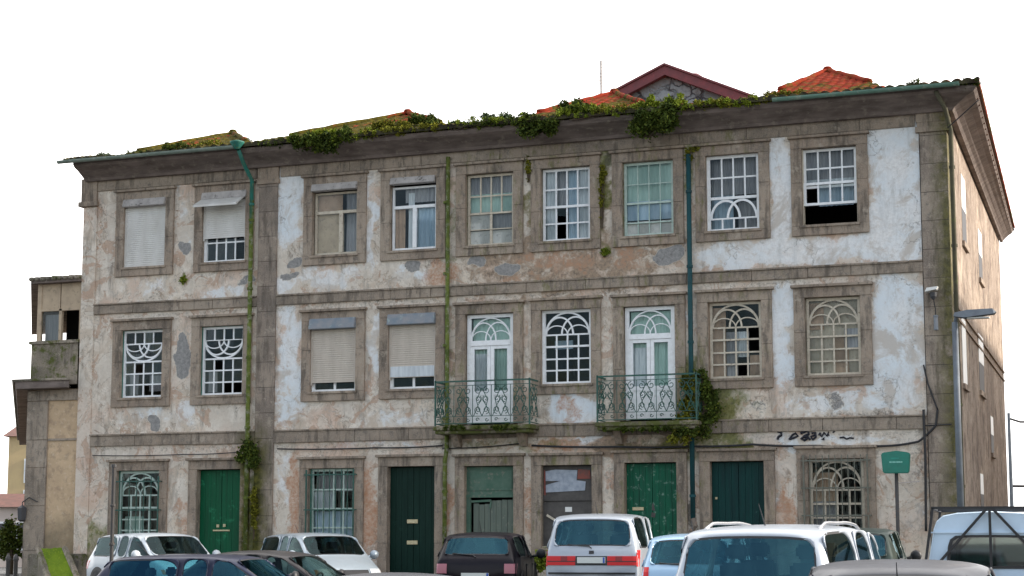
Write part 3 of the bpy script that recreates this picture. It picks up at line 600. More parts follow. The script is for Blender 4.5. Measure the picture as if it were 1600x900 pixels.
def tee(cx, z0, z1, mat, tr=.62, mul=0.):
    b = MB(); x0, x1 = cx-.58, cx+.58; f = .05; b.box(x0, x0+f, .08, .14, z0, z1); b.box(x1-f, x1, .08, .14, z0, z1); b.box(x0+f, x1-f, .08, .14, z0, z0+f+.02); b.box(x0+f, x1-f, .08, .14, z1-f, z1)
    zt = z0+(z1-z0)*tr; b.box(x0+f, x1-f, .07, .15, zt, zt+.07); b.box(cx+mul-.05, cx+mul+.05, .065, .15, z0+f+.02, zt); return b
o = surround(CX[2], Z3, Z3t, label='top floor window with a tan board in its left half'); tee(CX[2], Z3+.015, Z3t-.16, M['white_wood'], .66, .12).build('sash', M['cream_wood'], o); panes(CX[2]-.52, CX[2]+.52, Z3+.06, Z3t-.2, 2, 2).build('pane', M['win_glass'], o)
drape(CX[2]-.54, CX[2]+.05, Z3+.05, Z3+1.06, y=.165, amp=.003, per=.5).build('board', M['board_tan'], o); drape(CX[2]-.54, CX[2]+.12, Z3+1.1, Z3t-.2, y=.165, amp=.003, per=.5).build('board', M['curtain_brown'], o); drape(CX[2]+.22, CX[2]+.53, Z3+.05, Z3t-.2).build('curtain', M['curtain_grey'], o); shutterbox(o, CX[2], Z3t+.04, 1.22, .18, .13)
o = surround(CX[3], Z3, Z3t, label='top floor window with white cross frame and blue curtain'); tee(CX[3], Z3+.015, Z3t-.16, None, .66, .0).build('sash', M['white_wood'], o); panes(CX[3]-.52, CX[3]+.52, Z3+.06, Z3t-.2, 2, 2).build('pane', M['win_glass'], o)
drape(CX[3]-.54, CX[3]-.28, Z3+.05, Z3+1.06, y=.17).build('curtain', M['curtain_brown'], o); drape(CX[3]-.2, CX[3]-.04, Z3+.05, Z3t-.3, y=.17).build('curtain', M['curtain_white'], o); drape(CX[3]+.04, CX[3]+.54, Z3+.05, Z3+1.08, y=.17).build('curtain', M['curtain_blue'], o); drape(CX[3]-.3, CX[3]+.54, Z3+1.2, Z3t-.2, y=.2).build('curtain', M['curtain_grey'], o); shutterbox(o, CX[3], Z3t+.05, 1.16, .17, .12)
win(CX[4], Z3, Z3t, [('row', 1.05), ('row', .9), ('rail', .1), ('half', .8), ('rail', .05), ('half', .75)], M['cream_wood'], [(0, 1, .48, .74, 'curtain_green', dict(amp=.004)), (0, 1, .74, 1, 'curtain_grey'), (0, .48, .22, .48, 'board_pale', dict(amp=.003, y=.13)), (.5, 1, .22, .46, 'curtain_grey', dict(amp=.006)), (0, 1, 0, .21, 'board_pale', dict(amp=.004, y=.13))], 'top floor sash window with lower panes papered over', green_edge=M['mossy_stone'])
win(CX[5], Z3, Z3t, [('row', 1), ('row', .9), ('rail', .13), ('row', .85), ('row', .85)], M['white_wood'], [(0, .26, 0, 1, 'curtain_white'), (.5, .72, .0, 1, 'curtain_blue', dict(y=.24)), (.74, 1, 0, 1, 'curtain_white'), (.2, .6, .5, 1, 'curtain_grey', dict(y=.26)), (.5, .8, 0, .5, 'curtain_grey', dict(y=.28))], 'top floor sash window with one missing bottom pane', miss=((1, 5), (1, 4)), green_edge=M['mossy_stone'])
win(CX[6], Z3, Z3t, [('row', 1), ('row', .95), ('rail', .1), ('row', .95), ('rail', .05), ('row', .55)], M['pale_green_wood'], [(0, 1, .22, 1, 'curtain_green', dict(amp=.005)), (0, 1, 0, .2, 'board_pale', dict(amp=.003, y=.13)), (0, 1, .22, .48, 'curtain_blue', dict(amp=.004, y=.15))], 'top floor sash window backed by pale green cloth', w=.02, green_edge=M['mossy_stone'])
win(CX[7], Z3, Z3t, [('row', .95), ('row', .95), ('rail', .13), ('tfan', .95), ('row', .5)], M['white_wood'], [(0, 1, .5, 1, 'curtain_grey', dict(y=.3)), (0, .45, .0, .5, 'curtain_blue', dict(y=.32)), (.55, 1, 0, .4, 'curtain_grey', dict(y=.3))], 'top floor sash window with arched tracery in its lower half')
o = surround(CX[8], Z3, Z3t, label='top floor sash window pushed up leaving a black gap'); x0, x1 = CX[8]-.58, CX[8]+.58
sash(x0, x1, Z3+.85, Z3t-.01, [('row', 1), ('row', 1)], y0=.11).build('sash', M['white_wood'], o); sash(x0, x1, Z3+.46, Z3+.97, [('row', 1)], y0=.06).build('sash', M['white_wood'], o); panes(x0+.05, x1-.05, Z3+.9, Z3t-.05, 4, 2, y=.12).build('pane', M['win_glass'], o); panes(x0+.05, x1-.05, Z3+.5, Z3+.93, 4, 1, y=.075, miss=((0, 0),)).build('pane', M['win_glass'], o)
MB().box(x0-.02, x0, .04, .2, Z3+.013, Z3t).build('frame', M['cream_wood'], o); MB().box(x1, x1+.02, .04, .2, Z3+.013, Z3t).build('frame', M['cream_wood'], o)
drape(x0+.05, x1-.05, Z3+.9, Z3t-.05, y=.26).build('curtain', M['curtain_grey'], o); drape(x0+.3, x1-.1, Z3+.47, Z3+.9, y=.28).build('curtain', M['curtain_blue'], o); drape(x0+.05, x1-.05, Z3+.95, Z3+1.06, y=.2, amp=.01).build('curtain', M['curtain_white'], o)
# middle floor
for i, lab in ((0, 'middle floor window at the left end with inverted tracery and green edges'), (1, 'middle floor window with inverted tracery beside the mossy pipe')):
    win(CX[i], Z2, Z2t, [('row', .62), ('ifan', .95), ('rail', .09), ('row', .6), ('row', .6), ('row', .6)] if i == 0 else [('row', .55), ('rail', .04), ('ifan', .9), ('rail', .08), ('row', .55), ('row', .6), ('row', .55)], M['white_wood'], [(.02, .25, .05, .35, 'curtain_grey', dict(y=.3))] + ([(.5, 1, .1, .34, 'curtain_grey', dict(y=.4))] if i == 0 else []), lab, green_edge=M['green_wood'], miss=((2, 5), (3, 5), (1, 3)))
for i in (2, 3):
    o = win(CX[i], Z2, Z2t, [('half', 1)], M['white_wood'], label='middle floor window shuttered almost to the sill, ' + ('left' if i == 2 else 'right') + ' of the pair', ngl=(2, 1)); shutter(o, CX[i], Z2+.27 if i == 2 else Z2+.33, Z2t-.16, 'shutter_beige', y=.01); shutterbox(o, CX[i], Z2t+.05 if i == 2 else Z2t+.07, 1.22, .26, .15, 'box_blue')
    if i == 3: b = MB(); b.box(CX[i]-.56, CX[i]+.56, -.012, .0, Z2+.30, Z2+.55); b.build('shutter_end_slat', M['curtain_white'], o)
for i in (4, 6):      # balcony doors
    o = surround(CX[i], 3.95, 6.52, sill=0, name='balcony_door', label='white glazed double door on the ' + ('left' if i == 4 else 'right, mossier') + ' balcony'); cx = CX[i]; x0, x1 = cx-.58, cx+.58; b = MB()
    b.box(x0, x0+.09, .06, .13, 3.96, 6.51); b.box(x1-.09, x1, .06, .13, 3.96, 6.51); b.box(x0+.09, x1-.09, .06, .13, 6.43, 6.51); b.box(x0+.09, x1-.09, .05, .14, 5.78, 5.9); fan(b, x0+.09, x1-.09, 5.9, 6.42, .026, False, .08)
    b.build('door_frame', M['white_wood'], o)
    for s in (-1, 1):
        d = MB(); xa, xb = (x0+.092, cx-.004) if s < 0 else (cx+.004, x1-.092); d.box(xa, xa+.08, .07, .12, 3.97, 5.775); d.box(xb-.08, xb, .07, .12, 3.97, 5.775); d.box(xa+.08, xb-.08, .07, .12, 5.70, 5.775); d.box(xa+.08, xb-.08, .07, .12, 4.62, 4.72); d.box(xa+.08, xb-.08, .085, .11, 3.97, 4.62); d.box(xa+.12, xb-.12, .075, .10, 4.08, 4.52)
        d.build('door_leaf', M['white_wood'], o)
    panes(x0+.09, x1-.09, 4.72, 6.43, 2, 2).build('pane', M['win_glass'], o)
    drape(x0+.1, x1-.1, 5.9, 6.42, y=.2, amp=.004).build('curtain', M['curtain_green'], o); drape(x0+.1, x1-.1, 4.72, 5.72, y=.2).build('curtain', M['curtain_green'], o); drape(x0+.1, cx-.1, 4.72, 5.6, y=.17).build('curtain', M['curtain_white'], o)
win(CX[5], Z2, Z2t, [('fan', 1.0), ('row', .5), ('rail', .09), ('row', .52), ('row', .52), ('row', .52)], M['white_wood'], [(.1, .5, .5, .62, 'curtain_blue', dict(y=.5))], 'middle floor window with white arched tracery between the two balconies')
win(CX[7], Z2, Z2t, [('fan', 1.0), ('row', .5), ('rail', .08), ('row', .52), ('row', .52), ('row', .52)], M['cream_wood'], [(0, .28, .0, .95, 'curtain_brown', dict(amp=.003)), (.28, .5, .3, .62, 'curtain_grey'), (.5, .75, .28, .62, 'curtain_white'), (.28, .52, .0, .3, 'curtain_grey'), (.76, 1, .0, .3, 'curtain_brown', dict(amp=.01))], 'middle floor arched window with brown blinds and black missing panes', miss=((3, 3), (3, 2), (2, 5)), green_edge=M['brown_wood'])
win(CX[8], Z2, Z2t, [('fan', 1.05), ('row', .5), ('rail', .08), ('row', .52), ('row', .52), ('row', .52)], M['cream_wood'], [(0, 1, 0, 1, 'curtain_beige', dict(amp=.004)), (0, .3, .6, .95, 'curtain_brown', dict(y=.16, amp=.004)), (.5, .78, 0, .5, 'curtain_brown', dict(y=.17, amp=.004)), (.7, 1, .35, .6, 'curtain_grey', dict(y=.16, amp=.004))], 'middle floor arched window lined with beige cloth near the right corner', green_edge=M['mossy_stone'])
# ground floor
def grille(o, cx, z0, z1, hw=.66, mat='iron_dark', n=9, y=-.12, hz=3):
    b = MB()
    for k in range(n): x = cx-hw+2*hw*k/(n-1); b.tube([(x, y, z0), (x, y, z1)], .011 if 0 < k < n-1 else .02, 6)
    for k in range(hz):
        z = z0+.12+(z1-z0-.24)*k/(hz-1); b.bar((cx-hw-.06, y, z), (cx+hw+.06, y, z), .03, .018)
        for s in (-1, 1): b.bar((cx+s*(hw+.05), y, z), (cx+s*(hw+.05), .0, z), .02)
    return b.build('window_grille', M[mat], o)
o = win(CX[0], 1.25, 3.0, [('fan', 1.05), ('row', .55), ('rail', .09), ('row', .52), ('row', .52), ('row', .4)], M['pale_green_wood'], [(0, .5, .0, .35, 'curtain_green', dict(y=.3))], 'ground floor window with pale green arched tracery and iron grille', green_edge=M['green_wood']); grille(o, CX[0]+.02, 1.2, 2.85, .62, 'iron_green', 7)
o = win(CX[2], 1.1, 2.98, [('row', .9), ('row', .9), ('rail', .12), ('row', .85), ('row', .85)], M['pale_green_wood'], [(0, .5, .48, .72, 'curtain_white'), (0, 1, 0, .46, 'curtain_blue'), (0, 1, .72, .95, 'curtain_grey', dict(y=.3))], 'ground floor window with four by four pale panes and lace curtain', green_edge=M['green_wood']); grille(o, CX[2], 1.05, 2.95, .62, 'iron_green', 9)
o = win(CX[8], 1.2, 3.02, [('fan', 1.1), ('row', .5), ('rail', .08), ('row', .5), ('row', .5), ('row', .4)], M['cream_wood'], [(0, .5, 0, .5, 'curtain_grey', dict(y=.2)), (0, .5, .5, .85, 'curtain_brown', dict(y=.2, amp=.004))], 'ground floor arched window behind a heavy rusty iron grille', green_edge=M['mossy_stone']); grille(o, CX[8], 1.1, 3.1, .68, 'grille', 11, hz=4)
def door(i, mat, label, leafs=2, boards=7, z1=3.0):
    cx = CX[i]; o = surround(cx, 0, z1, sill=0, name='door', label=label, mat=M['stone'])
    for s in range(leafs):
        b = MB(); xa = cx-.6+1.2*s/leafs+.004; xb = cx-.6+1.2*(s+1)/leafs-.004; n = boards//leafs+1
        for k in range(n):
            a_, c_ = xa+(xb-xa)*k/n, xa+(xb-xa)*(k+1)/n; b.box(a_+.003, c_-.003, .13+random.uniform(0, .004), .17, .06, z1-.02)
        b.box(xa, xb, .16, .175, .05, z1-.01); b.build('door_leaf', mat, o)
    return o
def plate(o, cx, z, w=.12, h=.075): MB().box(cx-w/2, cx+w/2, -.052, -.04, z-h/2, z+h/2).build('number_plate', M['plate_white'], o)
def brasses(o, cx, lst):
    for (dx, z, w, h) in lst: MB().box(cx+dx-w/2, cx+dx+w/2, .105, .129, z-h/2, z+h/2).build('letter_slot', M['brass'], o, bevel=.004)
o = door(1, M['door_bright'], 'bright green plank double door left of the pilaster'); plate(o, CX[1]+.1, 3.12); brasses(o, CX[1]+.02, [(0, 1.52, .46, .035), (-.1, 1.63, .07, .07), (.08, 1.64, .07, .07)])
o = door(3, M['door_dark'], 'very dark green double door with two brass letter slots'); plate(o, CX[3], 3.13); brasses(o, CX[3], [(-.02, 1.72, .27, .09), (-.02, 1.23, .27, .09)])
o = door(6, M['door_mid'], 'worn mid green door with scraped paint marks'); plate(o, CX[6]+.1, 3.14, .16, .09); brasses(o, CX[6], [(-.33, 1.98, .26, .07)])
b = MB(); b.add([(CX[6]-.02, .127, 1.95), (CX[6]+.06, .127, 1.93), (CX[6]+.03, .127, 2.08), (CX[6]-.01, .127, 2.1)], [(0,1,2,3)]); b.add([(CX[6]-.04, .127, 1.8), (CX[6]+.05, .127, 1.78), (CX[6]+.07, .127, 1.88), (CX[6]-.02, .127, 1.9)], [(0,1,2,3)]); b.build('scraped_patch', M['board_dark'], o)
o = door(7, M['door_teal'], 'dark teal double door right of the teal downpipe'); plate(o, CX[7], 3.15, .16, .09); brasses(o, CX[7], [(-.5, 2.2, .05, .05)])
# boarded doorway with faded green planks
o = surround(CX[4], 1.0 if False else 0, 2.98, sill=0, name='door', label='doorway closed with faded grey green planks under a green transom panel'); cx = CX[4]
b = MB(); b.box(cx-.6, cx+.6, .10, .15, 2.3, 2.97); b.box(cx-.6, cx-.5, .09, .16, .05, 2.3); b.box(cx+.54, cx+.6, .09, .16, .05, 2.3); b.box(cx-.6, cx+.6, .07, .16, 2.26, 2.33); b.box(cx-.52, cx+.52, .085, .10, 2.42, 2.86); b.build('transom_panel', M['door_frame_green'], o)
b = MB()
for k in range(7): b.box(cx-.44+k*.14, cx-.31+k*.14, .13+random.uniform(0, .01), .16, .06, (2.12 if k < 3 else 2.2)+random.uniform(-.02, .01))
b.build('door_leaf', M['door_faded'], o); b = MB(); b.bar((cx-.5, .12, 2.17), (cx, .12, 2.19), .05, .02); b.bar((cx-.0, .12, 2.19), (cx-.02, .12, 2.02), .04, .02); b.build('batten', M['door_frame_green'], o)
# boarded shop window with torn posters
o = surround(CX[5], 1.1, 2.97, name='window', label='boarded shop window with torn posters and a small white note'); cx = CX[5]
b = MB(); b.box(cx-.6, cx+.6, .10, .14, 1.12, 2.16); b.box(cx-.6, cx+.6, .07, .15, 2.17, 2.3); b.box(cx-.6, cx+.6, .11, .14, 2.3, 2.96); b.build('boarding', M['board_dark'], o)
b = MB(); b.add([(cx-.56, .095, 2.62), (cx+.2, .095, 2.62), (cx+.22, .095, 2.86), (cx-.3, .095, 2.88), (cx-.56, .095, 2.84)], [(0,1,2,3,4)]); b.add([(cx-.58, .092, 2.36), (cx+.4, .092, 2.40), (cx+.42, .092, 2.60), (cx-.02, .092, 2.66), (cx-.58, .092, 2.52)], [(0,1,2,3,4)]); b.build('poster', M['poster'], o)
b = MB(); b.add([(cx+.22, .09, 2.66), (cx+.54, .09, 2.66), (cx+.52, .09, 2.86), (cx+.24, .09, 2.88)], [(0,1,2,3)]); b.build('poster', M['poster_red'], o); b = MB(); b.add([(cx-.58, .09, 2.3), (cx-.53, .09, 2.3), (cx-.54, .09, 2.86), (cx-.58, .09, 2.88)], [(0,1,2,3)]); b.build('poster', M['poster_red'], o)
MB().box(cx-.07, cx+.09, .085, .097, 1.92, 2.03).build('note', M['plate_white'], o)
b = MB(); b.bar((cx-.5, .06, 1.85), (cx+.1, .06, 1.5), .05, .02); b.build('plank', M['cream_wood'], o)
# narrow windows and shutters in the sunlit side wall
for (y0, y1, z0, z1, kind) in ((3.3, 4.3, 8.15, 9.75, 'w'), (8.2, 9.2, 8.0, 9.3, 'w'), (2.2, 3.1, 4.75, 6.25, 'p'), (7.1, 8.5, 5.0, 6.45, 'w'), (6.2, 7.0, 1.9, 2.9, 'w'), (10.5, 11.3, 3.6, 4.6, 'w')):
    SX = -.0118*(y0+y1)/2; b = MB(); b.box(9.80, 9.935, y0-.12, y0, z0-.1, z1+.1); b.box(9.80, 9.935, y1, y1+.12, z0-.1, z1+.1); b.box(9.80, 9.935, y0, y1, z1, z1+.1); b.box(9.80, 9.99, y0-.1, y1+.1, z0-.12, z0); b.v = [(q[0]+SX, q[1], q[2]) for q in b.v]; o = b.build('window', M['side'], house)
    MB().box(9.80, 9.945, y0+.002, y1-.002, z0+(z1-z0)*(.5 if kind == 'w' else 0)+.002, z1-.002).build('shutter', M['plate_white'], o, loc=(SX, 0, 0))
    if kind == 'w': MB().box(9.80, 9.94, y0+.002, y1-.002, z0+.002, z0+(z1-z0)*.5).build('pane', M['lead'], o, loc=(SX, 0, 0))
b = MB()
for z in (6.35, 6.1): b.bar((9.93, .4, z), (9.735, 17.1, z), .05)
b.build('wall_ledge', M['brown_wood'], house)

# balconies
def balcony(x0, x1, yd, mossy):
    b = MB(); b.box(x0, x1, -yd, -.02, 3.70, 3.78); b.box(x0-.04, x1+.04, -yd-.05, -.02, 3.782, 3.88); o = b.build('balcony', M['slab'], house, bevel=.012)
    o['label'] = 'mossy stone balcony with green scrollwork railing' + (', bush growing at its right end' if mossy else ' in the centre of the front')
    for xx in (x0+.28, x1-.4):
        q = MB(); q.prism([(0, 0)]*0 or [(xx, 3.42), (xx+.16, 3.42), (xx+.16, 3.70), (xx, 3.70)], -.38, -.03)
        for v in range(len(q.v)):
            if q.v[v][1] < -.2 and q.v[v][2] < 3.5: q.v[v] = (q.v[v][0], -.16, q.v[v][2])
        q.build('bracket', M['stone'], o)
    r_ = MB(); zt = 4.9; zb = 3.93; yf = -yd+.02
    for z, ww in ((zt, .035), (zt-.1, .014), (zb, .02), (zb+.16, .012)):
        r_.bar((x0, yf, z), (x1, yf, z), ww*1.0, ww); 
        for xx in (x0, x1): r_.bar((xx, yf, z), (xx, .0, z), ww, ww)
    for xx in (x0, x1):
        r_.bar((xx, yf, 3.88), (xx, yf, zt+.03), .035)
    def spiral(cx, cz, r0, turns, dirn, ph, plane):
        pts = []
        for k in range(int(16*turns)+1):
            a_ = ph+dirn*2*math.pi*k/16; rr = r0*(1-k/(16*turns)*.8); u, v = cx+rr*math.cos(a_), cz+rr*math.sin(a_); pts.append((u, yf, v) if plane is None else (plane, u, v))
        r_.tube(pts, .009, 4)
    def panel(u0, u1, plane):
        P_ = (lambda u, z: (u, yf, z)) if plane is None else (lambda u, z: (plane, u, z))
        n = max(1, round((u1-u0)/.42)); w_ = (u1-u0)/n
        for k in range(n):
            c_ = u0+w_*(k+.5); a_ = u0+w_*k
            r_.bar(P_(a_, zb), P_(a_, zt-.1), .013)
            for s in (-1, 1):
                spiral(c_+s*w_*.24, zt-.22, w_*.2, 1.3, s, math.pi/2, plane); spiral(c_+s*w_*.22, zt-.42, w_*.17, 1.3, -s, -math.pi/2, plane)
                spiral(c_+s*w_*.22, zb+.30, w_*.19, 1.4, s, -math.pi/2, plane); spiral(c_+s*w_*.25, zb+.08, w_*.1, 1, -s, 0, plane)
                r_.tube([P_(c_, zb+.16), P_(c_+s*w_*.18, zb+.34), P_(c_+s*w_*.3, zb+.52), P_(c_+s*w_*.16, zb+.66), P_(c_, zb+.8)], .010, 4)
                r_.tube([P_(c_+s*w_*.45, zb+.16), P_(c_+s*w_*.2, zb+.42), P_(c_-s*w_*.1, zb+.62)], .009, 4)
    panel(x0, x1, None)
    for xx in (x0, x1): panel(yf, 0, xx)
    # sheet-iron side plates at the corners
    r_.build('railing', M['iron_green'], o)
    return o
bal1 = balcony(-1.66, .64, .62, False); bal2 = balcony(2.24, 4.5, .62, True)

# cables, graffiti
def cable(pts, r=.014, sag=0): 
    P_ = []
    for (a_, c_) in zip(pts[:-1], pts[1:]):
        a_ = Vector(a_); c_ = Vector(c_)
        for k in range(8): f = k/8; q = a_.lerp(c_, f); q.z -= sag*4*f*(1-f); P_.append(q)
    P_.append(Vector(pts[-1])); return MB().tube(P_, r, 6).build('cable', M['cable'], house, smooth=True)
Lq = lambda px, py, y=-.07: tuple(onY(px, py, y))
cable([(.5, -.06, 3.43), (2.6, -.13, 3.36), (4.2, -.1, 3.34), (5.6, -.06, 3.36), (7.0, -.07, 3.30), (8.4, -.06, 3.27), Lq(1435, 690), Lq(1462, 665), Lq(1465, 640)], .026, .02)
cable([Lq(1465, 640, -.08), Lq(1450, 600, -.08), Lq(1443, 570, -.08)], .02)
cable([Lq(1443, 640, -.08), Lq(1446, 720, -.08), Lq(1447, 830, -.08)], .03)
cable([Lq(1443, 665, -.08), Lq(1487, 663, -.08)], .014)
cable([(-6.0, -.06, 3.47), (-3.4, -.05, 3.45), (-1.7, -.06, 3.47)], .018, .02)
cable([(-1.7, -.07, 3.4), (.4, -.05, 3.5)], .014, .03)
cable([(-11.2, -.05, 3.4), (-8.6, -.06, 3.38), (-6.9, -.06, 3.42)], .012, .02)
cable([(10.0, -.5, 9.95), (10.68, -.72, 10.45)], .012)
def scr(pts, r_=.022): MB().tube([(onY(x, y, -.018)[0], -.018, onY(x, y, -.018)[2]) for x, y in pts], r_, 5).build('graffiti', M['graffiti'], house)
# the scrawl over the right-hand window: blots and loops, no legible word
scr([(1215, 674), (1221, 676), (1221, 680), (1216, 683), (1215, 687)], .028); scr([(1233, 687), (1238, 680), (1243, 677), (1247, 681), (1241, 684), (1234, 686)], .025)
scr([(1251, 677), (1256, 675), (1262, 673), (1264, 678), (1258, 681), (1252, 686), (1257, 688), (1263, 684), (1266, 687)], .032); scr([(1256, 682), (1262, 682), (1262, 686)], .035)
scr([(1268, 677), (1274, 676), (1275, 683), (1270, 687), (1267, 682), (1273, 680)], .026); scr([(1280, 677), (1284, 682), (1288, 676), (1292, 681), (1295, 675), (1294, 681)], .026); scr([(1282, 676), (1279, 680)], .022); scr([(1284, 687), (1288, 684), (1287, 688)], .016)
scr([(1312, 684), (1318, 683), (1323, 686), (1328, 684), (1334, 685)], .02); scr([(1301, 676), (1304, 674)], .015)


# ------------------------------------------------------------------ neighbours
yel, t, p = newmat('ochre plaster'); c = mix(t, ramp(t, noise(t, 1.4, 7, .7), .38, .62), (.60, .44, .28), (.50, .36, .23)); c = mix(t, ramp(t, noise(t, 5, 7, .7), .50, .62, 0, .7), c, (.36, .26, .175)); c = mix(t, ramp(t, noise(t, 11, 5, .7), .55, .65, 0, .5), c, (.68, .55, .40))
g = N(t, 'ShaderNodeNewGeometry'); sx = N(t, 'ShaderNodeSeparateXYZ'); t.links.new(g.outputs['Position'], sx.inputs[0])
c = mix(t, ramp(t, mth(t, 'ADD', sx.outputs[2], mth(t, 'MULTIPLY', noise(t, 1.2, 5), 2.)), 3.2, 2.0, 0, .8), c, (.15, .125, .08)); t.links.new(c, p.inputs['Base Color']); p.inputs['Roughness'].default_value = .95; bump(t, noise(t, 9, 7), p, .4, .02)
wing = thing('house', 'narrow ochre house with enclosed timber veranda, joined to the left end of the long house', 'building')
wz = 5.12; A_ = (-11.66, .16); B_ = (-13.28, .16); Cc = at(40, 68); Dd = at(60, 68)
b = MB(); b.add([(A_[0], A_[1], 0), (B_[0], B_[1], 0), (Cc[0], Cc[1], 0), (Dd[0]+6, Dd[1], 0), (A_[0], A_[1], wz), (B_[0], B_[1], wz), (Cc[0], Cc[1], wz), (Dd[0]+6, Dd[1], wz)], [(0,1,5,4), (1,2,6,5), (2,3,7,6), (4,5,6,7)]); b.build('wall', yel, wing)
b = MB()
for z0, z1 in ((0, 1.02), (1.025, 2.15), (2.155, 3.12), (3.125, 3.83), (3.835, 4.82)): b.box(-13.31, -12.68, .115+random.uniform(-.008, .008), .3, z0, z1)
b.box(-12.67, -11.70, .13, .2, 3.80, 3.86); b.box(-13.31, -11.70, .10, .2, 4.83, 5.1); b.build('corner_pilaster', M['stone_band'], wing, bevel=.008)
dv = Vector((ray(42, 845)[0], ray(28, 845)[1], 0)).normalized()
def eave(b, x0, x1, y0, z0, z1, L, out):
    nrm = Vector((-dv.y, dv.x, 0)); p0 = Vector((x0, y0, 0)); q = p0+dv*L
    b.add([(x1, y0, z0), (x0, y0, z0), (q.x, q.y, z0), (q.x+3, q.y, z0), (x1, y0, z1), (x0-.02, y0-.03, z1), (q.x-.02, q.y, z1), (q.x+3, q.y, z1)], [(0,1,2,3), (4,5,6,7), (0,1,5,4), (1,2,6,5), (2,3,7,6), (3,0,4,7)])
b = MB(); eave(b, -13.38, -11.80, -.28, 5.12, 5.30, 27, .3); b.build('eaves', M['cornice'], wing)
b = MB(); eave(b, -13.44, -11.78, -.34, 5.302, 5.36, 27, .3); b.build('roof', M['mossy_stone'], wing)
b = MB(); dv2 = Vector((ray(62, 845)[0], ray(62, 845)[1], 0)).normalized()
q = Vector((-13.33, -.0, 0))+dv2*11; b.add([(-11.92, 0, 5.362), (-13.33, 0, 5.362), (q.x, q.y, 5.362), (-11.92, 8, 5.362), (-11.92, 0, 6.42), (-13.33, 0, 6.42), (q.x, q.y, 6.42), (-11.92, 8, 6.42)], [(0,1,5,4), (1,2,6,5), (2,3,7,6), (4,5,6,7)])
b.box(-13.38, -11.90, -.05, .10, 6.422, 6.50); b.build('parapet', stone('dark mossy parapet', (.13, .115, .08), (.07, .065, .045), moss=.13), wing, loc=(.17, 0, 0))
ver = MB(); q = Vector((-13.20, .05, 0))+dv2*11; ver.add([(-13.20, .05, 6.5), (q.x, q.y, 6.5), (q.x, q.y, 8.0), (-13.20, .05, 8.0)], [(0, 1, 2, 3)]); ver.box(-13.20, -12.57, .05, .09, 7.32, 7.98); ver.box(-12.54, -11.92, .05, .09, 7.32, 7.98); ver.box(-13.24, -13.12, .03, .12, 6.5, 7.98); ver.box(-12.58, -12.50, .03, .12, 6.5, 7.32); ver.box(-11.97, -11.90, .03, .12, 6.5, 7.32); ver.box(-13.12, -11.97, .03, .12, 7.27, 7.33)
vo = ver.build('veranda', M['board_tan'], wing, loc=(.2, 0, 0))
MB().add([(-13.12, .08, 6.5), (-12.58, .08, 6.5), (-12.58, .08, 7.27), (-13.12, .08, 7.27)], [(0, 1, 2, 3)]).build('pane', M['win_glass'], vo); MB().box(-13.1, -12.6, .2, .22, 6.5, 7.2).build('curtain', M['curtain_grey'], vo)
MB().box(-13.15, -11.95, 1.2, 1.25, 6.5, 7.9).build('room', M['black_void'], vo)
b = MB(); dv3 = Vector((ray(47, 845)[0], ray(47, 845)[1], 0)).normalized(); q = Vector((-13.14, -.1, 0))+dv3*11.5
for (za, zb) in ((7.985, 8.06),): b.add([(-11.70, -.15, za), (-13.14, -.15, za), (q.x, q.y, za), (-11.72, 9, za), (-11.70, -.15, zb), (-13.14, -.15, zb), (q.x, q.y, zb), (-11.72, 9, zb)], [(0,1,2,3), (4,5,6,7), (0,1,5,4), (1,2,6,5), (2,3,7,6), (3,0,4,7)])
b.build('eaves', M['cornice'], wing)
b = MB()
for k in range(9): b.tube([(-13.10+k*.17, -.22, 8.085), (-13.10+k*.17, 1.2, 8.25)], .055+random.uniform(0, .015), 6)
b.build('roof', M['mossy_stone'], wing, smooth=True)
P1 = at(41, 46); P2 = at(41, 46); MB().tube([(P1[0], P1[1], 4.0), (P1[0], P1[1], 2.25)], .07, 8).build('downpipe', worn('pale blue pipe', (.35, .42, .50), (.28, .34, .42), 4), wing, smooth=True)
for ch in wing.children:
    if ch.name.split('.')[0] in ('veranda', 'parapet') or (ch.type == 'MESH' and min(v_.co.z for v_ in ch.data.vertices) > 7.5): ch.location.z -= .14
# wall lantern at the corner of the narrow house
lp = at(33, 44); ln = thing('wall_lantern', 'small dark lantern on a bracket at the far left street corner', 'lantern', (lp[0], lp[1], 1.75))
MB().tube([(.45, 0, .5), (.2, 0, .62), (0, 0, .5), (0, 0, .42)], .015, 6).build('bracket', M['iron_dark'], ln); MB().lathe([(.05, 0), (.11, .05), (.13, .35), (.03, .42), (0, .42)], (0, 0, 0), 6).build('lantern_body', M['lead'], ln)

# rubble gable and the roof behind
rub = bpy.data.materials.new('grey rubble masonry'); rub.use_nodes = True; t = rub.node_tree; p = t.nodes['Principled BSDF']
v = N(t, 'ShaderNodeTexVoronoi', feature='DISTANCE_TO_EDGE', i_Scale=2.1); v2 = N(t, 'ShaderNodeTexVoronoi', i_Scale=2.1); g = N(t, 'ShaderNodeNewGeometry'); nn = N(t, 'ShaderNodeTexNoise', i_Scale=1.8, i_Detail=4); wv = N(t, 'ShaderNodeVectorMath', operation='ADD'); t.links.new(g.outputs['Position'], nn.inputs['Vector']); t.links.new(g.outputs['Position'], wv.inputs[0]); t.links.new(nn.outputs[1], wv.inputs[1])
for q in (v, v2): t.links.new(wv.outputs[0], q.inputs['Vector'])
sc = N(t, 'ShaderNodeSeparateColor'); t.links.new(v2.outputs['Color'], sc.inputs[0]); c = mix(t, sc.outputs[0], (.17, .20, .205), (.30, .335, .345)); c = mix(t, ramp(t, noise(t, 9, 5), .5, .65, 0, .5), c, (.14, .15, .15)); c = mix(t, mth(t, 'MULTIPLY', ramp(t, v.outputs[0], .09, .02), ramp(t, noise(t, 1.6, 3), .36, .5)), c, (.05, .05, .055))
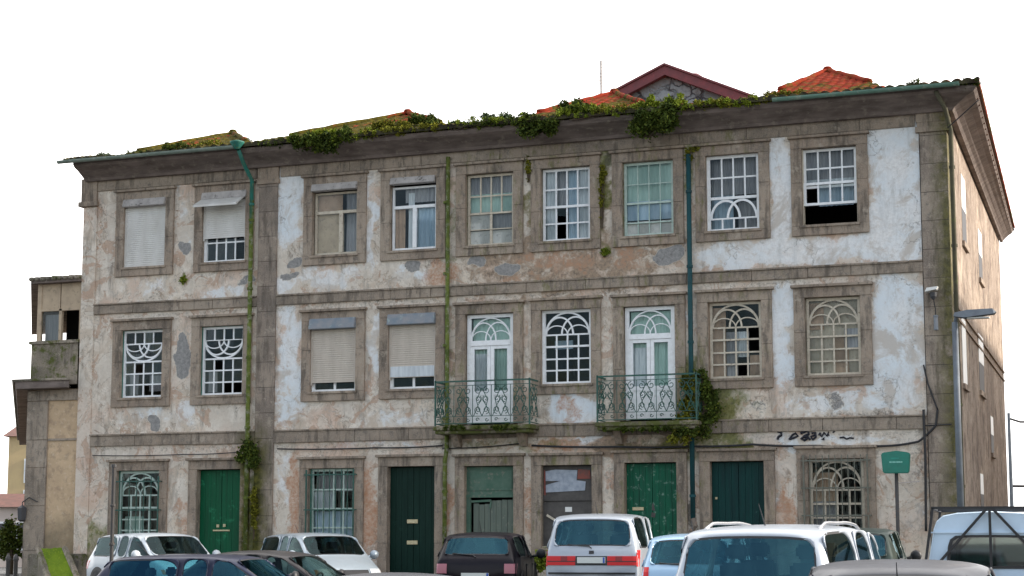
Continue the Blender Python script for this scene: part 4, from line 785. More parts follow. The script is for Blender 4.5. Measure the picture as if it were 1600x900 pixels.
t.links.new(c, p.inputs['Base Color']); p.inputs['Roughness'].default_value = .9; bump(t, ramp(t, v.outputs[0], 0, .1), p, .6, .05)
gh = thing('stone_house', 'grey rubble gable with maroon roof edge rising behind the mossy roof', 'building', (0, 0, 0))
gy = 9.0; ap = onY(1042, 106, gy); gl = onY(955, 152, gy); gr = onY(1200, 163, gy)
# carry both slopes down to a common eaves height
zl = 11.0; sl_ = (ap[2]-gl[2])/(ap[0]-gl[0]); sr_ = (ap[2]-gr[2])/(gr[0]-ap[0]); xl = ap[0]-(ap[2]-zl)/sl_; xr = ap[0]+(ap[2]-zl)/sr_
b = MB(); b.prism([(xl, 0), (xr, 0), (xr, zl), (ap[0], ap[2]-.12), (xl, zl)], gy, gy+7); b.build('wall', rub, gh)
mar = worn('maroon painted edge', (.20, .05, .055), (.14, .045, .05), 5, .7)
b = MB()
for (xe, s) in ((xl, -1), (xr, 1)):
    dx = s*.35; sl2 = sl_ if s < 0 else sr_; b.add([(ap[0], gy-.25, ap[2]-.26), (xe+dx, gy-.25, zl-.35*sl2-.26), (xe+dx, gy-.25, zl-.35*sl2), (ap[0], gy-.25, ap[2]), (ap[0], gy-.06, ap[2]-.26), (xe+dx, gy-.06, zl-.35*sl2-.26), (xe+dx, gy-.06, zl-.35*sl2), (ap[0], gy-.06, ap[2])], [(0,1,2,3), (7,6,5,4), (0,3,7,4), (1,5,6,2), (3,2,6,7), (0,4,5,1)])
b.build('bargeboard', mar, gh)
b = MB()
for (xe, s) in ((xl, -1), (xr, 1)):
    sl2 = sl_ if s < 0 else sr_; dx = s*.4; b.add([(ap[0], gy-.3, ap[2]+.01), (xe+dx, gy-.3, zl-.4*sl2+.01), (xe+dx, gy+7, zl-.4*sl2+.01), (ap[0], gy+7, ap[2]+.01), (ap[0], gy-.3, ap[2]+.07), (xe+dx, gy-.3, zl-.4*sl2+.07), (xe+dx, gy+7, zl-.4*sl2+.07), (ap[0], gy+7, ap[2]+.07)], [(0,1,2,3), (4,5,6,7), (0,1,5,4), (1,2,6,5), (2,3,7,6)])
b.build('roof', mar, gh)
b = MB(); cq = onY(1085, 122, gy+1.5); b.lathe([(.3, -.35), (.28, 0), (.12, .12), (0, .14)], tuple(cq), 8); b.build('roof_vent', mar, gh)
aq = onY(939, 95, 4.6); an = thing('antenna', 'thin television aerial standing on the roof left of the rubble gable', 'aerial', (aq[0], aq[1], 12.3))
MB().tube([(0, 0, 0), (0, 0, aq[2]-12.3)], .028, 6).build('mast', M['box_grey'], an); b = MB(); zt = aq[2]-12.3
for k in range(5): b.bar((-.03, -.12+.05*k, zt-.55+.1*k), (.03, .12, zt-.55+.1*k), .012)
for k in range(4): b.bar((-.10, 0, zt-.6+.09*k), (.10, .05, zt-.6+.09*k), .01)
b.build('aerial_rods', M['box_grey'], an)

# distant street on the left
def simple_house(name, label, c, wx, wy, h, roofh, wallm, roofm, rz, wins):
    o = thing(name, label, 'building', c, rz); MB().box(-wx/2, wx/2, -wy/2, wy/2, 0, h).build('wall', wallm, o)
    b = MB(); b.add([(-wx/2-.3, -wy/2-.3, h), (wx/2+.3, -wy/2-.3, h), (wx/2+.3, wy/2+.3, h), (-wx/2-.3, wy/2+.3, h), (-wx/2-.3, 0, h+roofh), (wx/2+.3, 0, h+roofh)], [(0,1,5,4), (2,3,4,5), (0,4,3), (1,2,5), (0,3,2,1)]); b.build('roof', roofm, o)
    for (x, z) in wins: q = MB().box(x-.45, x+.45, -wy/2-.06, -wy/2-.01, z-.7, z+.7).build('window', M['white_wood'], o); MB().box(x-.36, x+.36, -wy/2-.08, -wy/2-.062, z-.6, z+.6).build('pane', M['lead'], q)
    return o
redroof = worn('red roof tiles', (.15, .065, .05), (.10, .05, .04), 3, .9)
d = at(14, 100); simple_house('house', 'tall yellow house far down the street at the left edge', (d[0]-0.1, d[1]+3, -.3), 2.2, 6, 7.6, .9, worn('yellow wall', (.55, .42, .22), (.48, .36, .2), 1), redroof, R(20), [(.3, 5.6), (.3, 3.8)])
d = at(2, 84); simple_house('house', 'low pale pink house with red roof far down the street at the left edge', (d[0], d[1]+2, -.3), 2.6, 4, 3.2, .7, worn('pinkish wall', (.55, .47, .42), (.42, .36, .33), 1), redroof, R(20), [(-.6, 1.8), (.5, 1.8)])

# ------------------------------------------------------------------ plants
M['leafA'] = leafmat('bright weed leaves', (.19, .24, .02), (.11, .155, .015), (.34, .33, .04)); M['leafB'] = leafmat('dark weed leaves', (.065, .095, .014), (.032, .05, .01), (.19, .20, .022)); M['leafC'] = leafmat('mossy growth', (.19, .19, .018), (.10, .105, .015), (.32, .28, .03))
M['leafD'] = leafmat('grey green foliage', (.09, .12, .06), (.05, .08, .035), (.13, .16, .08))
M['twig'] = plain('brown twig', (.07, .05, .03), .9)
def plant(name, label, cat, c, lobes, n, size, mat, group=None, droop=0, seed=0, stems=6):
    r = random.Random(seed+int(abs(c[0])*100)); o = thing(name, label, cat, tuple(c), 0, group); b = MB()
    tot = sum(l[3]*l[4]*l[5] for l in lobes)
    sub = []
    for l in lobes:
        for _ in range(max(4, int(30*(l[3]*l[4]*l[5]/tot)**.6))): 
            while True:
                u = Vector((r.uniform(-1, 1), r.uniform(-1, 1), r.uniform(-1, 1)))
                if u.length < 1: break
            sub.append((Vector((l[0]+u.x*l[3]*.8, l[1]+u.y*l[4]*.8, l[2]+u.z*l[5]*.8)), min(l[3], l[5])*r.uniform(.22, .5)))
    for k in range(n):
        s, rad = r.choice(sub); u = Vector((r.gauss(0, .5), r.gauss(0, .5), r.gauss(0, .5)))*rad; p_ = s+u
        if droop: p_.z -= droop*r.random()**2*rad*3
        d_ = Vector((r.gauss(0, 1), r.gauss(-.3, 1), r.gauss(.25-droop, .8))).normalized(); e = d_.cross(Vector((r.gauss(0, 1), r.gauss(0, 1), r.gauss(0, 1)))).normalized(); L = size*r.uniform(.5, 1.4); w_ = L*r.uniform(.25, .5)
        m_ = p_+d_*L*.5; b.add([p_, m_-e*w_, p_+d_*L, m_+e*w_], [(0, 1, 2, 3)])
    b.build('foliage', mat, o)
    t_ = MB()
    for k in range(stems):
        s, rad = r.choice(sub); l = lobes[0]; t_.tube([(l[0]+(s.x-l[0])*.2, l[1], l[2]-l[5]), (l[0]+(s.x-l[0])*.6, (l[1]+s.y)/2, (l[2]-l[5]+s.z)/2), tuple(s)], [.014, .01, .005], 5)
    t_.build('stem', M['twig'], o); return o
def roofplant(x0, x1, y0, y1, n, label, mat='leafB', size=.09, Y=-.55, dr=0, seed=1, extra=()):
    a_ = onY((x0+x1)/2, y1, Y); l = onY(x0, y1, Y); r_ = onY(x1, y1, Y); tz = (onY((x0+x1)/2, y0, Y)[2]-a_[2])*1.0; hw = 0; n = int(n*2.6); size = size*.78; dr = dr*.55; hw = (r_[0]-l[0])/2
    lobes = []; k = max(2, round(hw/(tz*.38)))
    for i in range(k): f = (i+.5)/k*2-1; lobes.append((f*hw*.85, random.uniform(-.05, .05), tz*random.uniform(.25, .62), hw/k*1.25, .26, tz*random.uniform(.30, .55)))
    lobes += list(extra); return plant('roof_weed', label, 'weed', a_, lobes, n, size, M[mat], 'weeds growing along the eaves', dr, seed)
roofplant(452, 560, 198, 236, 3000, 'wide dark bush drooping over the eaves right of the green gutter', 'leafB', .09, -.72, .35, 1); roofplant(470, 556, 200, 222, 1100, 'brighter green weeds on top of the wide dark eaves bush', 'leafA', .07, -.62, .1, 2)
roofplant(575, 640, 186, 206, 1100, 'yellowish mossy tuft on the second hip roof', 'leafC', .06, -.2, 0, 3); roofplant(610, 690, 180, 204, 1400, 'dark mossy tuft under the second roof peak', 'leafB', .06, .3, 0, 4)
roofplant(704, 735, 185, 200, 500, 'small grey green tuft between two roof peaks', 'leafD', .06, -.3, 0, 5); roofplant(750, 802, 175, 196, 900, 'grey green bush on the eaves left of the dark one', 'leafD', .07, -.4, 0, 6)
roofplant(810, 872, 168, 212, 2000, 'dark rounded bush on the eaves above the sixth window column', 'leafB', .08, -.72, .25, 7); roofplant(868, 935, 157, 192, 1800, 'leafy bush on the eaves just left of the orange tiles', 'leafB', .08, -.6, .1, 8); roofplant(880, 935, 160, 180, 700, 'lighter weeds capping the bush left of the orange tiles', 'leafA', .06, -.65, 0, 9)
roofplant(982, 1062, 152, 205, 3000, 'big hanging bush on the eaves below the rubble gable', 'leafB', .09, -.72, .45, 10); roofplant(990, 1080, 150, 172, 1500, 'bright green weeds below the rubble gable', 'leafA', .07, -.55, 0, 11); roofplant(1080, 1150, 153, 172, 1100, 'yellow green moss clumps right of the hanging bush', 'leafC', .055, -.68, 0, 12)
roofplant(1150, 1212, 148, 166, 700, 'low moss fringe left of the right hand roof peak', 'leafC', .05, -.62, 0, 13); roofplant(255, 292, 223, 238, 500, 'small round tuft on the left part of the gutter', 'leafB', .06, -.6, 0, 14); roofplant(200, 245, 234, 243, 350, 'sparse dark tufts near the left end of the gutter', 'leafB', .05, -.6, 0, 15); roofplant(150, 178, 238, 247, 200, 'tiny tuft nearest the left end of the roof', 'leafD', .05, -.6, 0, 16)
roofplant(295, 350, 218, 232, 500, 'yellow moss tufts on the orange tiles of the left peak', 'leafC', .05, -.2, 0, 17); roofplant(362, 392, 210, 226, 350, 'dark moss on the top of the left roof peak', 'leafB', .05, 2.4, 0, 18)
roofplant(1415, 1440, 125, 136, 150, 'small dark tuft near the right end of the eaves', 'leafB', .05, -.6, 0, 19); roofplant(1500, 1534, 124, 138, 220, 'dry tuft on the right corner of the eaves', 'leafB', .05, -.6, 0, 20)
roofplant(560, 705, 196, 212, 2600, 'moss carpet along the eaves between the dark bush and the small tufts', 'leafC', .05, -.7, 0, 21); roofplant(735, 815, 184, 200, 1100, 'thin moss line on the eaves left of the rounded bush', 'leafB', .05, -.7, 0, 22); roofplant(925, 990, 162, 178, 800, 'low moss in front of the orange tiles', 'leafC', .05, -.72, 0, 23); roofplant(1190, 1260, 140, 158, 800, 'moss on the left hip of the right hand roof peak', 'leafC', .05, -.3, 0, 24); roofplant(400, 455, 215, 230, 400, 'thin moss on the eaves right of the teal pipe head', 'leafB', .05, -.7, 0, 25)
c = onY(1102, 690, -.25); plant('balcony_bush', 'dark ragged bush on the wall just right of the mossy balcony', 'bush', c, [(-.02, .05, 1.25, .18, .10, .6), (.12, .08, .8, .22, .10, .5), (-.15, 0, .4, .3, .14, .3)], 4200, .06, M['leafB'], None, .3, 15, 14)
c = onY(1078, 690, -.45); plant('balcony_bush', 'bright yellow green bush rising behind the right end of the mossy balcony railing', 'bush', c, [(-.05, .1, 1.3, .17, .12, .45), (-.1, .1, .7, .2, .15, .5), (-.2, 0, .2, .4, .2, .2)], 3800, .075, M['leafC'], None, .25, 5)
c = onY(1075, 672, -.55); plant('balcony_weed', 'dark trailing weeds under the right end of the mossy balcony', 'weed', c, [(0, 0, .0, .35, .15, .14), (-.6, -.06, .06, .5, .1, .07), (-1.3, -.06, .06, .8, .08, .06)], 2600, .055, M['leafB'], 'weeds on the balconies', .3, 3)
c = onY(760, 668, -.6); plant('balcony_weed', 'thin moss and weeds along the edge of the left balcony', 'weed', c, [(-.5, -.06, .0, .65, .06, .06), (.5, -.06, .0, .65, .06, .06)], 2200, .045, M['leafB'], 'weeds on the balconies', .2, 4)
for x0_, x1_, ya_, yb_, lab in ((440, 600, 203, 222, 'fine bright moss fringe under the wide dark bush'), (690, 830, 182, 200, 'fine bright moss fringe along the eaves left of the rounded bush'), (860, 1010, 166, 186, 'fine bright moss fringe along the eaves below the orange tiles'), (1040, 1200, 152, 170, 'fine bright moss fringe along the eaves below the gable foot')):
    roofplant(x0_, x1_, ya_, yb_, 1500, lab, 'leafA', .045, -.74, 0, 40)
c = onY(388, 715, -.16); plant('pipe_weed', 'dark fern clump growing around the green downpipe above the bright green door', 'weed', c, [(0, 0, .25, .22, .12, .3), (.15, 0, .0, .16, .1, .3), (-.15, 0, .05, .18, .1, .12)], 1500, .07, M['leafB'], 'weeds on the wall', .4, 5)
c = onY(396, 800, -.14); plant('pipe_weed', 'moss hanging low on the green downpipe beside the bright green door', 'weed', c, [(.02, 0, .1, .10, .08, .75)], 1300, .05, M['leafC'], 'weeds on the wall', .5, 6)
c = onY(286, 440, -.04); plant('wall_weed', 'small green tuft rooted under the two left top windows', 'weed', c, [(0, 0, .05, .09, .05, .10)], 260, .05, M['leafA'], 'weeds on the wall', .3, 7)
c = onY(945, 398, -.04); plant('wall_weed', 'small green tuft rooted below the cracked wall strip of the top floor', 'weed', c, [(0, 0, .05, .10, .05, .10)], 300, .05, M['leafA'], 'weeds on the wall', .2, 8)
c = onY(940, 330, -.05); plant('wall_weed', 'ragged moss streak on the wall strip left of the pale green cloth window', 'weed', c, [(0, 0, .3, .07, .04, .7), (.02, 0, .9, .1, .04, .3)], 900, .045, M['leafC'], 'weeds on the wall', .3, 9)
c = onY(1076, 262, -.09); plant('wall_weed', 'withered fern at the head of the teal downpipe', 'weed', c, [(0, 0, .2, .10, .06, .3), (.12, 0, .42, .14, .05, .08)], 500, .05, M['leafC'], 'weeds on the wall', .3, 10)
c = onY(826, 262, -.06); plant('wall_weed', 'moss streak left of the window with one missing pane', 'weed', c, [(0, 0, 0, .08, .04, .35)], 350, .045, M['leafC'], 'weeds on the wall', .3, 11)
c = onY(838, 886, -.6); plant('ground_weed', 'low green weeds at the wall foot between the black car and the people carrier', 'weed', c, [(0, 0, .1, .5, .2, .22)], 900, .08, M['leafA'], 'weeds at the wall foot', 0, 12)
c = onY(800, 892, -.6); 
# dark street tree far left
d = at(17, 66); tr = thing('tree', 'dark bushy street tree at the far left edge', 'tree', (d[0], d[1], -.3)); MB().tube([(0, 0, 0), (.05, 0, .8), (0, .05, 1.5)], [.12, .09, .06], 8).build('trunk', M['twig'], tr)
tb = plant('crown_source', 'x x x x', 'tree', (d[0], d[1], -.3), [(0, 0, 1.7, .55, .5, .75), (-.3, .1, 1.2, .35, .3, .4), (.3, 0, 1.3, .3, .3, .5)], 2600, .12, M['leafB'], None, 0, 33, 0)
for ch in list(tb.children):
    if ch.name.startswith('foliage'): ch.parent = tr; ch.name = 'crown'
    else: bpy.data.objects.remove(ch)
bpy.data.objects.remove(tb)
# mossy buttress
bb = thing('stone_ramp', 'stone cheek wall with bright green moss on its sloping top at the left corner', 'wall', (0, 0, 0))
q = [onY(60, 858, -.5), onY(101, 858, -.5), onY(132, 930, -2.0), onY(84, 930, -2.0)]
b = MB(); vs_ = [tuple(x) for x in q]+[(x[0], x[1], 0) for x in q]; b.add(vs_, [(0,1,2,3), (0,4,5,1), (1,5,6,2), (2,6,7,3), (3,7,4,0)]); b.build('block', M['mossy_stone'], bb)
for q1, q2 in ((q[0], q[3]), (q[1], q[2])): MB().bar(tuple(Vector(q1)+Vector((0, 0, .03))), tuple(Vector(q2)+Vector((0, 0, .03))), .10, .12).build('coping', M['mossy_stone'], bb, bevel=.01)
gm = leafmat('bright moss', (.13, .20, .008), (.085, .145, .006), (.20, .25, .015)); b = MB(); n = 14
P4 = [Vector(x) for x in q]; grid = [[(P4[0].lerp(P4[1], i/n)).lerp(P4[3].lerp(P4[2], i/n), j/n)+Vector((0, 0, .012+.03*random.random()*(0 < i < n))) for i in range(n+1)] for j in range(n+1)]
b.add([x for row in grid for x in row], [(j*(n+1)+i, j*(n+1)+i+1, (j+1)*(n+1)+i+1, (j+1)*(n+1)+i) for i in range(n) for j in range(n)]); b.build('moss', gm, bb, smooth=True)
lw = MB(); x0 = onY(44, 880, -.3)[0]; lw.box(x0, -11.3, -.35, .1, 0, .95); tag(lw.build('low_wall', M['mossy_stone'], None, bevel=.02), 'low mossy stone plinth under the ochre wall', 'wall')
# ------------------------------------------------------------------ street furniture
def base_at(px, depth): q = at(px, depth); return (q[0], q[1], gz(q[1]))
c = base_at(175, 36); po = thing('sign_post', 'dark bare metal post standing in front of the white hatchback', 'post', c)
MB().tube([(0, 0, 0), (0, 0, 2.82-c[2])], .042, 10).build('pole', M['iron_dark'], po); MB().lathe([(.06, 0), (.055, .06), (0, .07)], (0, 0, 2.80-c[2]), 10).build('cap', M['iron_dark'], po)
b = MB(); [b.lathe([(.042, -.03), (.06, -.02), (.06, .02), (.042, .03)], (0, 0, z), 10) for z in (1.2, 2.0)]; b.build('clamp', M['iron_dark'], po)
for px, dp, lab in ((14, 38, 'left one of two short dark iron posts at the bottom left'), (26, 38.4, 'right one of two short dark iron posts at the bottom left')):
    c = base_at(px, dp); o = thing('bollard', lab, 'bollard', c, 0, 'iron posts at the left corner'); MB().lathe([(.07, 0), (.06, .1), (.045, .15), (.045, .82), (.065, .86), (.05, .92), (.02, .98), (0, .98)], (0, 0, 0), 10).build('shaft', M['iron_dark'], o, smooth=True)
sg = thing('bus_stop_sign', 'green rounded sign box with faint pale text lines on a dark post', 'sign', (8.80, -1.0, .13))
b = MB(); b.tube([(0, .02, 0), (0, .02, 2.52)], .038, 10); b.build('pole', M['iron_dark'], sg, smooth=True)
grn = worn('teal green enamel', (.006, .19, .135), (.01, .155, .11), 6, .4); b = MB(); x, h = .285, .22; b.prism([(-x+.05, 2.52), (x-.05, 2.52), (x-.02, 2.54), (x+.01, 2.92), (x-.03, 2.95), (0.02, 2.985), (-x+.03, 2.95), (-x-.01, 2.92), (-x+.02, 2.54)], -.07, .07); b.build('sign_box', grn, sg, bevel=.015)
pl = plain('pale green lettering', (.20, .50, .42), .5)
b = MB(); 
for k, (xx, w_) in enumerate(((-.10, .05), (-.03, .07), (.06, .09), (.125, .03))): b.box(xx-w_/2, xx+w_/2, -.076, -.0705, 2.735, 2.765)
b.build('text_line', pl, sg); MB().box(-.09, .07, -.075, -.0705, 2.82, 2.838).build('text_line', worn('faint lettering', (.03, .3, .23), (.02, .24, .19)), sg)
b = MB(); b.bar((0, .02, 2.32), (.34, .9, 2.38), .025); b.bar((-.05, .02, 1.02), (.05, .02, 1.02), .09, .09); b.build('wall_tie', M['box_grey'], sg)
c = (10.12, -1.5, .13); sp = thing('street_lamp', 'grey street lamp post at the right house corner with a flat lantern', 'street lamp', c)
lg = worn('blue grey lamp paint', (.13, .155, .18), (.09, .105, .125), 4, .5); b = MB(); b.tube([(0, 0, 0), (0, 0, .9)], .10, 14); b.tube([(0, 0, .9), (0, 0, 5.55)], [.072, .06], 14); b.build('pole', lg, sp, smooth=True); MB().box(-.05, .05, -.105, -.09, .3, .7).build('hatch', M['iron_dark'], sp)
b = MB(); b.tube([(0, 0, 5.5), (.03, 0, 5.66), (.14, 0, 5.70)], .04, 10); b.build('arm', lg, sp, smooth=True)
b = MB(); b.add([(-.02, -.09, 5.66), (.2, -.15, 5.62), (.78, -.12, 5.68), (.82, -.06, 5.72), (.82, .06, 5.72), (.78, .12, 5.68), (.2, .15, 5.62), (-.02, .09, 5.66), (.0, -.05, 5.74), (.25, -.09, 5.78), (.75, -.07, 5.79), (.75, .07, 5.79), (.25, .09, 5.78), (0, .05, 5.74)], [(0,1,2,3,4,5,6,7), (0,8,9,1), (1,9,10,2), (2,10,3), (3,10,11,4), (4,11,5), (5,11,12,6), (6,12,13,7), (7,13,8,0), (8,13,12,11,10,9)]); lh = b.build('lantern_head', lg, sp); MB().box(.25, .68, -.09, .09, 5.60, 5.625).build('lens', plain('lamp lens', (.5, .52, .5), .2), lh)
wl = thing('wall_lamp', 'old white topped wall lamp with a hanging weight on the right corner pilaster', 'lamp', (9.55, -.05, 6.5)); b = MB(); b.prism([(-.14, .0), (.1, .04), (.13, .10), (-.1, .08)], -.30, 0); b.build('hood', M['plate_white'], wl); MB().lathe([(.03, -.16), (.07, -.1), (.08, -.01), (0, 0)], (0.02, -.16, 0), 12).build('lamp_holder', M['lead'], wl); b = MB(); b.tube([(.02, -.16, -.15), (.05, -.12, -.35), (.05, -.1, -.5)], .012, 6); b.build('cord', M['cable'], wl); MB().lathe([(.0, -.82), (.05, -.8), (.045, -.55), (.06, -.5), (0, -.48)], (.05, -.1, 0), 10).build('weight', M['box_blue'], wl)
d = at(1583, 80); sp = thing('distant_lamp_post', 'thin lamp post far away at the right edge with an arm pointing right', 'street lamp', (d[0], d[1], -.3)); zt = (845-645)*80/2700+1.27+.3; b = MB(); b.tube([(0, 0, 0), (0, 0, zt)], [.11, .07], 8); b.build('pole', lg, sp); b = MB(); b.tube([(0, 0, zt-.25), (.5, .15, zt-.42), (1.4, .4, zt-.42)], .05, 8); b.build('arm', M['iron_dark'], sp); b = MB(); b.tube([(0, 0, zt-3.4), (1.4, .4, zt-3.42)], .06, 8); b.build('arm', M['iron_dark'], sp)

# ------------------------------------------------------------------ cars
M['car_glass'] = glass('tinted car glass', (.36, .46, .44), .0, .02, 0, (.5, .7, .75), .6); M['car_back_glass'] = glass('blue reflection rear glass', (.34, .60, .64), .05, .02, .12, (.28, .75, 1.0))  # back glass: blue gloss tint puts the sky's reflection into the colour
M['tyre'] = plain('tyre rubber', (.02, .02, .021), .85); M['rim'] = plain('alloy rim', (.45, .46, .48), .35, .9); M['rubber'] = plain('black trim', (.02, .02, .022), .5)
M['red_lens'] = plain('red lens', (.55, .006, .008), .45); M['clear_lens'] = plain('clear lens', (.65, .68, .7), .12, 0, .8); M['pink_lens'] = plain('pale pink lens', (.38, .14, .17), .3)
M['seat_fabric'] = plain('dark seat fabric', (.10, .10, .11), .95); M['cabin'] = plain('cabin plastic', (.045, .045, .05), .8); M['plate'] = plain('number plate white', (.55, .58, .55), .4); M['plate_blue'] = plain('plate blue strip', (.02, .08, .35), .4); M['plate_char'] = plain('plate characters', (.08, .08, .1), .5)
M['dark_red'] = plain('darker red lens', (.22, .004, .006), .3); M['orange_lens'] = plain('amber lens', (.55, .18, .02), .2, 0, .6)
def car(name, label, px, depth, heading, L, W, H, paint, kind='hatch', zb=.92, hood=.98, taper=.80, rails=False, z=None, lens='red_lens', plate_=True, tail='std', bumper=None, wiper=True, cz=0., blueside=False):
    c = at(px, depth); zg = gz(c[1]) if z is None else z; o = thing('parked_car', label, 'car', (c[0], c[1], zg+cz), heading, 'cars parked in front of the house')
    w = W/2; rf = H
    # stations: x, top height at edge, half width there, belt height, belt half width, crown
    if kind == 'hatch': st = [(-L/2, .50, .80*w, .48, .86*w), (-L/2+.03, zb-.05, .86*w, zb-.10, .90*w), (-L/2+.10, zb+.03, .82*w, zb-.02, .93*w), (-L/2+.42, rf-.07, (taper-.01)*w, zb, .965*w), (-L/2+.62, rf-.03, taper*w, zb, .98*w), (-.35, rf-.005, (taper+.02)*w, zb-.01, w), (.15, rf-.01, (taper+.02)*w, zb-.02, w), (.48, rf-.05, taper*w, zb-.03, w), (1.05+.06*L/4, hood, .86*w, zb-.06, .98*w), (L/2-.45, hood-.10, .80*w, zb-.16, .95*w), (L/2-.10, .68, .72*w, .62, .88*w), (L/2, .48, .70*w, .44, .80*w)]; gl = (2, 3, 4, 8)
    elif kind == 'mpv': st = [(-L/2, .55, .84*w, .50, .90*w), (-L/2+.03, zb-.08, .88*w, zb-.12, .95*w), (-L/2+.07, zb+.02, .87*w, zb-.02, .97*w), (-L/2+.26, rf-.09, (taper)*w, zb, .985*w), (-L/2+.46, rf-.03, (taper+.01)*w, zb, .99*w), (-.55, rf, (taper+.02)*w, zb, w), (.25, rf-.005, (taper+.02)*w, zb-.01, w), (.72, rf-.06, taper*w, zb-.02, w), (1.45, hood+.05, .86*w, zb-.05, .98*w), (L/2-.40, hood-.12, .80*w, zb-.2, .95*w), (L/2-.08, .70, .74*w, .64, .90*w), (L/2, .48, .72*w, .44, .82*w)]; gl = (2, 3, 4, 8)
    else: st = [(-L/2, .52, .78*w, .48, .84*w), (-L/2+.04, zb-.02, .84*w, zb-.10, .90*w), (-L/2+.55, zb+.07, .84*w, zb-.01, .95*w), (-L/2+1.05, rf-.08, (taper-.02)*w, zb, .97*w), (-L/2+1.35, rf-.02, taper*w, zb, .98*w), (-.25, rf, (taper+.02)*w, zb-.01, w), (.15, rf-.01, (taper+.02)*w, zb-.02, w), (.50, rf-.06, taper*w, zb-.03, w), (1.15, hood, .86*w, zb-.06, .98*w), (L/2-.45, hood-.10, .80*w, zb-.16, .95*w), (L/2-.10, .68, .72*w, .62, .88*w), (L/2, .48, .70*w, .44, .80*w)]; gl = (2, 3, 4, 8)
    bm = bmesh.new(); rings = []
    for i, (x, zt, yt, zz, yb) in enumerate(st):
        crown = .035 if 3 <= i <= 7 else (.03 if i >= 8 else .012); ring = []
        bow = -.06 if i <= 3 else (.05 if i >= 8 else 0)
        if i == 2 or i == 3: bow = -.045
        if i in (7, 8): bow = .09
        half = [(0, .24, bow*.5), (.86*w*(yb/w), .22, 0), (yb+.005, .42 if i not in (0, 11) else .36, 0), (yb, zz, 0), (yt, zt, 0), (yt*.52, zt+crown*.85, bow*.75), (0, zt+crown, bow)]
        for (y, z_, bx) in half: ring.append(bm.verts.new((x+bx, y, z_)))
        mir = [None]*7
        for k, (y, z_, bx) in enumerate(half): mir[k] = ring[k] if k in (0, 6) else bm.verts.new((x+bx, -y, z_))
        rings.append((ring, mir))
    F = {}
    for i in range(len(st)-1):
        for s in (0, 1):
            A, B = rings[i][s], rings[i+1][s]
            for k in range(6):
                vs_ = [A[k], B[k], B[k+1], A[k+1]]; F[(i, s, k)] = bm.faces.new(vs_ if s == 0 else vs_[::-1])
    for e_ in (0, len(st)-1):
        for k in range(6):
            A, B = rings[e_]; vs_ = []
            for q in (A[k], A[k+1], B[k+1], B[k]):
                if q not in vs_: vs_.append(q)
            if len(vs_) > 2: bm.faces.new(vs_)
    bmesh.ops.recalc_face_normals(bm, faces=bm.faces)
    groups = [[F[(gl[0], s, k)] for s in (0, 1) for k in (4, 5)], [F[(7, s, k)] for s in (0, 1) for k in (4, 5)]]
    for s in (0, 1): groups.append([F[(6, s, 3)], F[(7, s, 3)]]); groups.append([F[(5, s, 3)]]); groups.append([F[(4, s, 3)], F[(3, s, 3)]])
    cl = bm.edges.layers.float.new('crease_edge')
    names = ['rear_window', 'windscreen'] + ['side_window']*6
    mats_of = {}
    for gi, fs_ in enumerate(groups):
        r1 = bmesh.ops.inset_region(bm, faces=fs_, thickness=.035 if gi > 1 else .05, use_even_offset=True, use_boundary=True)
        r2 = bmesh.ops.inset_region(bm, faces=fs_, thickness=.014, use_even_offset=True, use_boundary=True)
        for f in r2['faces']: f.material_index = 1
        es = {e for f in fs_ for e in f.edges if sum(1 for q in e.link_faces if q in fs_) == 1}
        for e in es: e[cl] = .55
        for f in r2['faces']:
            for e in f.edges: e[cl] = max(e[cl], .5)
        for f in fs_: f.material_index = 2+gi
    # belt and roof edge
    me = bpy.data.meshes.new('tmp'); bm.to_mesh(me); bm.free(); tmp = bpy.data.objects.new('tmp', me); S.collection.objects.link(tmp)
    md = tmp.modifiers.new('s', 'SUBSURF'); md.levels = md.render_levels = 3
    dg = bpy.context.evaluated_depsgraph_get(); ev = tmp.evaluated_get(dg); em = bpy.data.meshes.new_from_object(ev)
    bpy.data.objects.remove(tmp)
    def extract(idx, nm, mat, parent):
        b2 = bmesh.new(); b2.from_mesh(em); bmesh.ops.delete(b2, geom=[f for f in b2.faces if f.material_index not in idx], context='FACES')
        if not b2.faces: b2.free(); return None
        for f in b2.faces: f.material_index = 0; f.smooth = True
        m2 = bpy.data.meshes.new(nm); b2.to_mesh(m2); b2.free(); q = bpy.data.objects.new(nm, m2); S.collection.objects.link(q); m2.materials.append(mat); q.parent = parent; return q
    bvh = BVHTree.FromPolygons([tuple(v_.co) for v_ in em.vertices], [tuple(p_.vertices) for p_ in em.polygons])
    body = extract([0], 'body', paint, o); 
    md = body.modifiers.new('thick', 'SOLIDIFY'); md.thickness = .018; md.offset = -1
    extract([1], 'window_seal', M['rubber'], body)
    for gi, nm in enumerate(names): extract([2+gi], nm, M['car_back_glass'] if (gi == 0 or blueside) else M['car_glass'], o)
    def hit(y, z_, s):      # the body surface from behind (s=-1) or in front (s=1)
        r_ = bvh.ray_cast(Vector((s*(L/2+1), y, z_)), Vector((-s, 0, 0))); return r_[0].x if r_[0] else s*L/2
    def skin(y0, y1, z0, z1, s, off, n=8, m=4):
        b = MB(); vs_ = []
        for lay in (off, -.03):
            for j in range(m+1):
                for i in range(n+1): y = y0+(y1-y0)*i/n; z_ = z0+(z1-z0)*j/m; vs_.append((hit(y, z_, s)+s*lay, y, z_))
        N1 = (n+1)*(m+1); fs_ = [(j*(n+1)+i, j*(n+1)+i+1, (j+1)*(n+1)+i+1, (j+1)*(n+1)+i) for i in range(n) for j in range(m)]
        loop = [i for i in range(n+1)]+[j*(n+1)+n for j in range(1, m+1)]+[m*(n+1)+i for i in range(n-1, -1, -1)]+[j*(n+1) for j in range(m-1, 0, -1)]
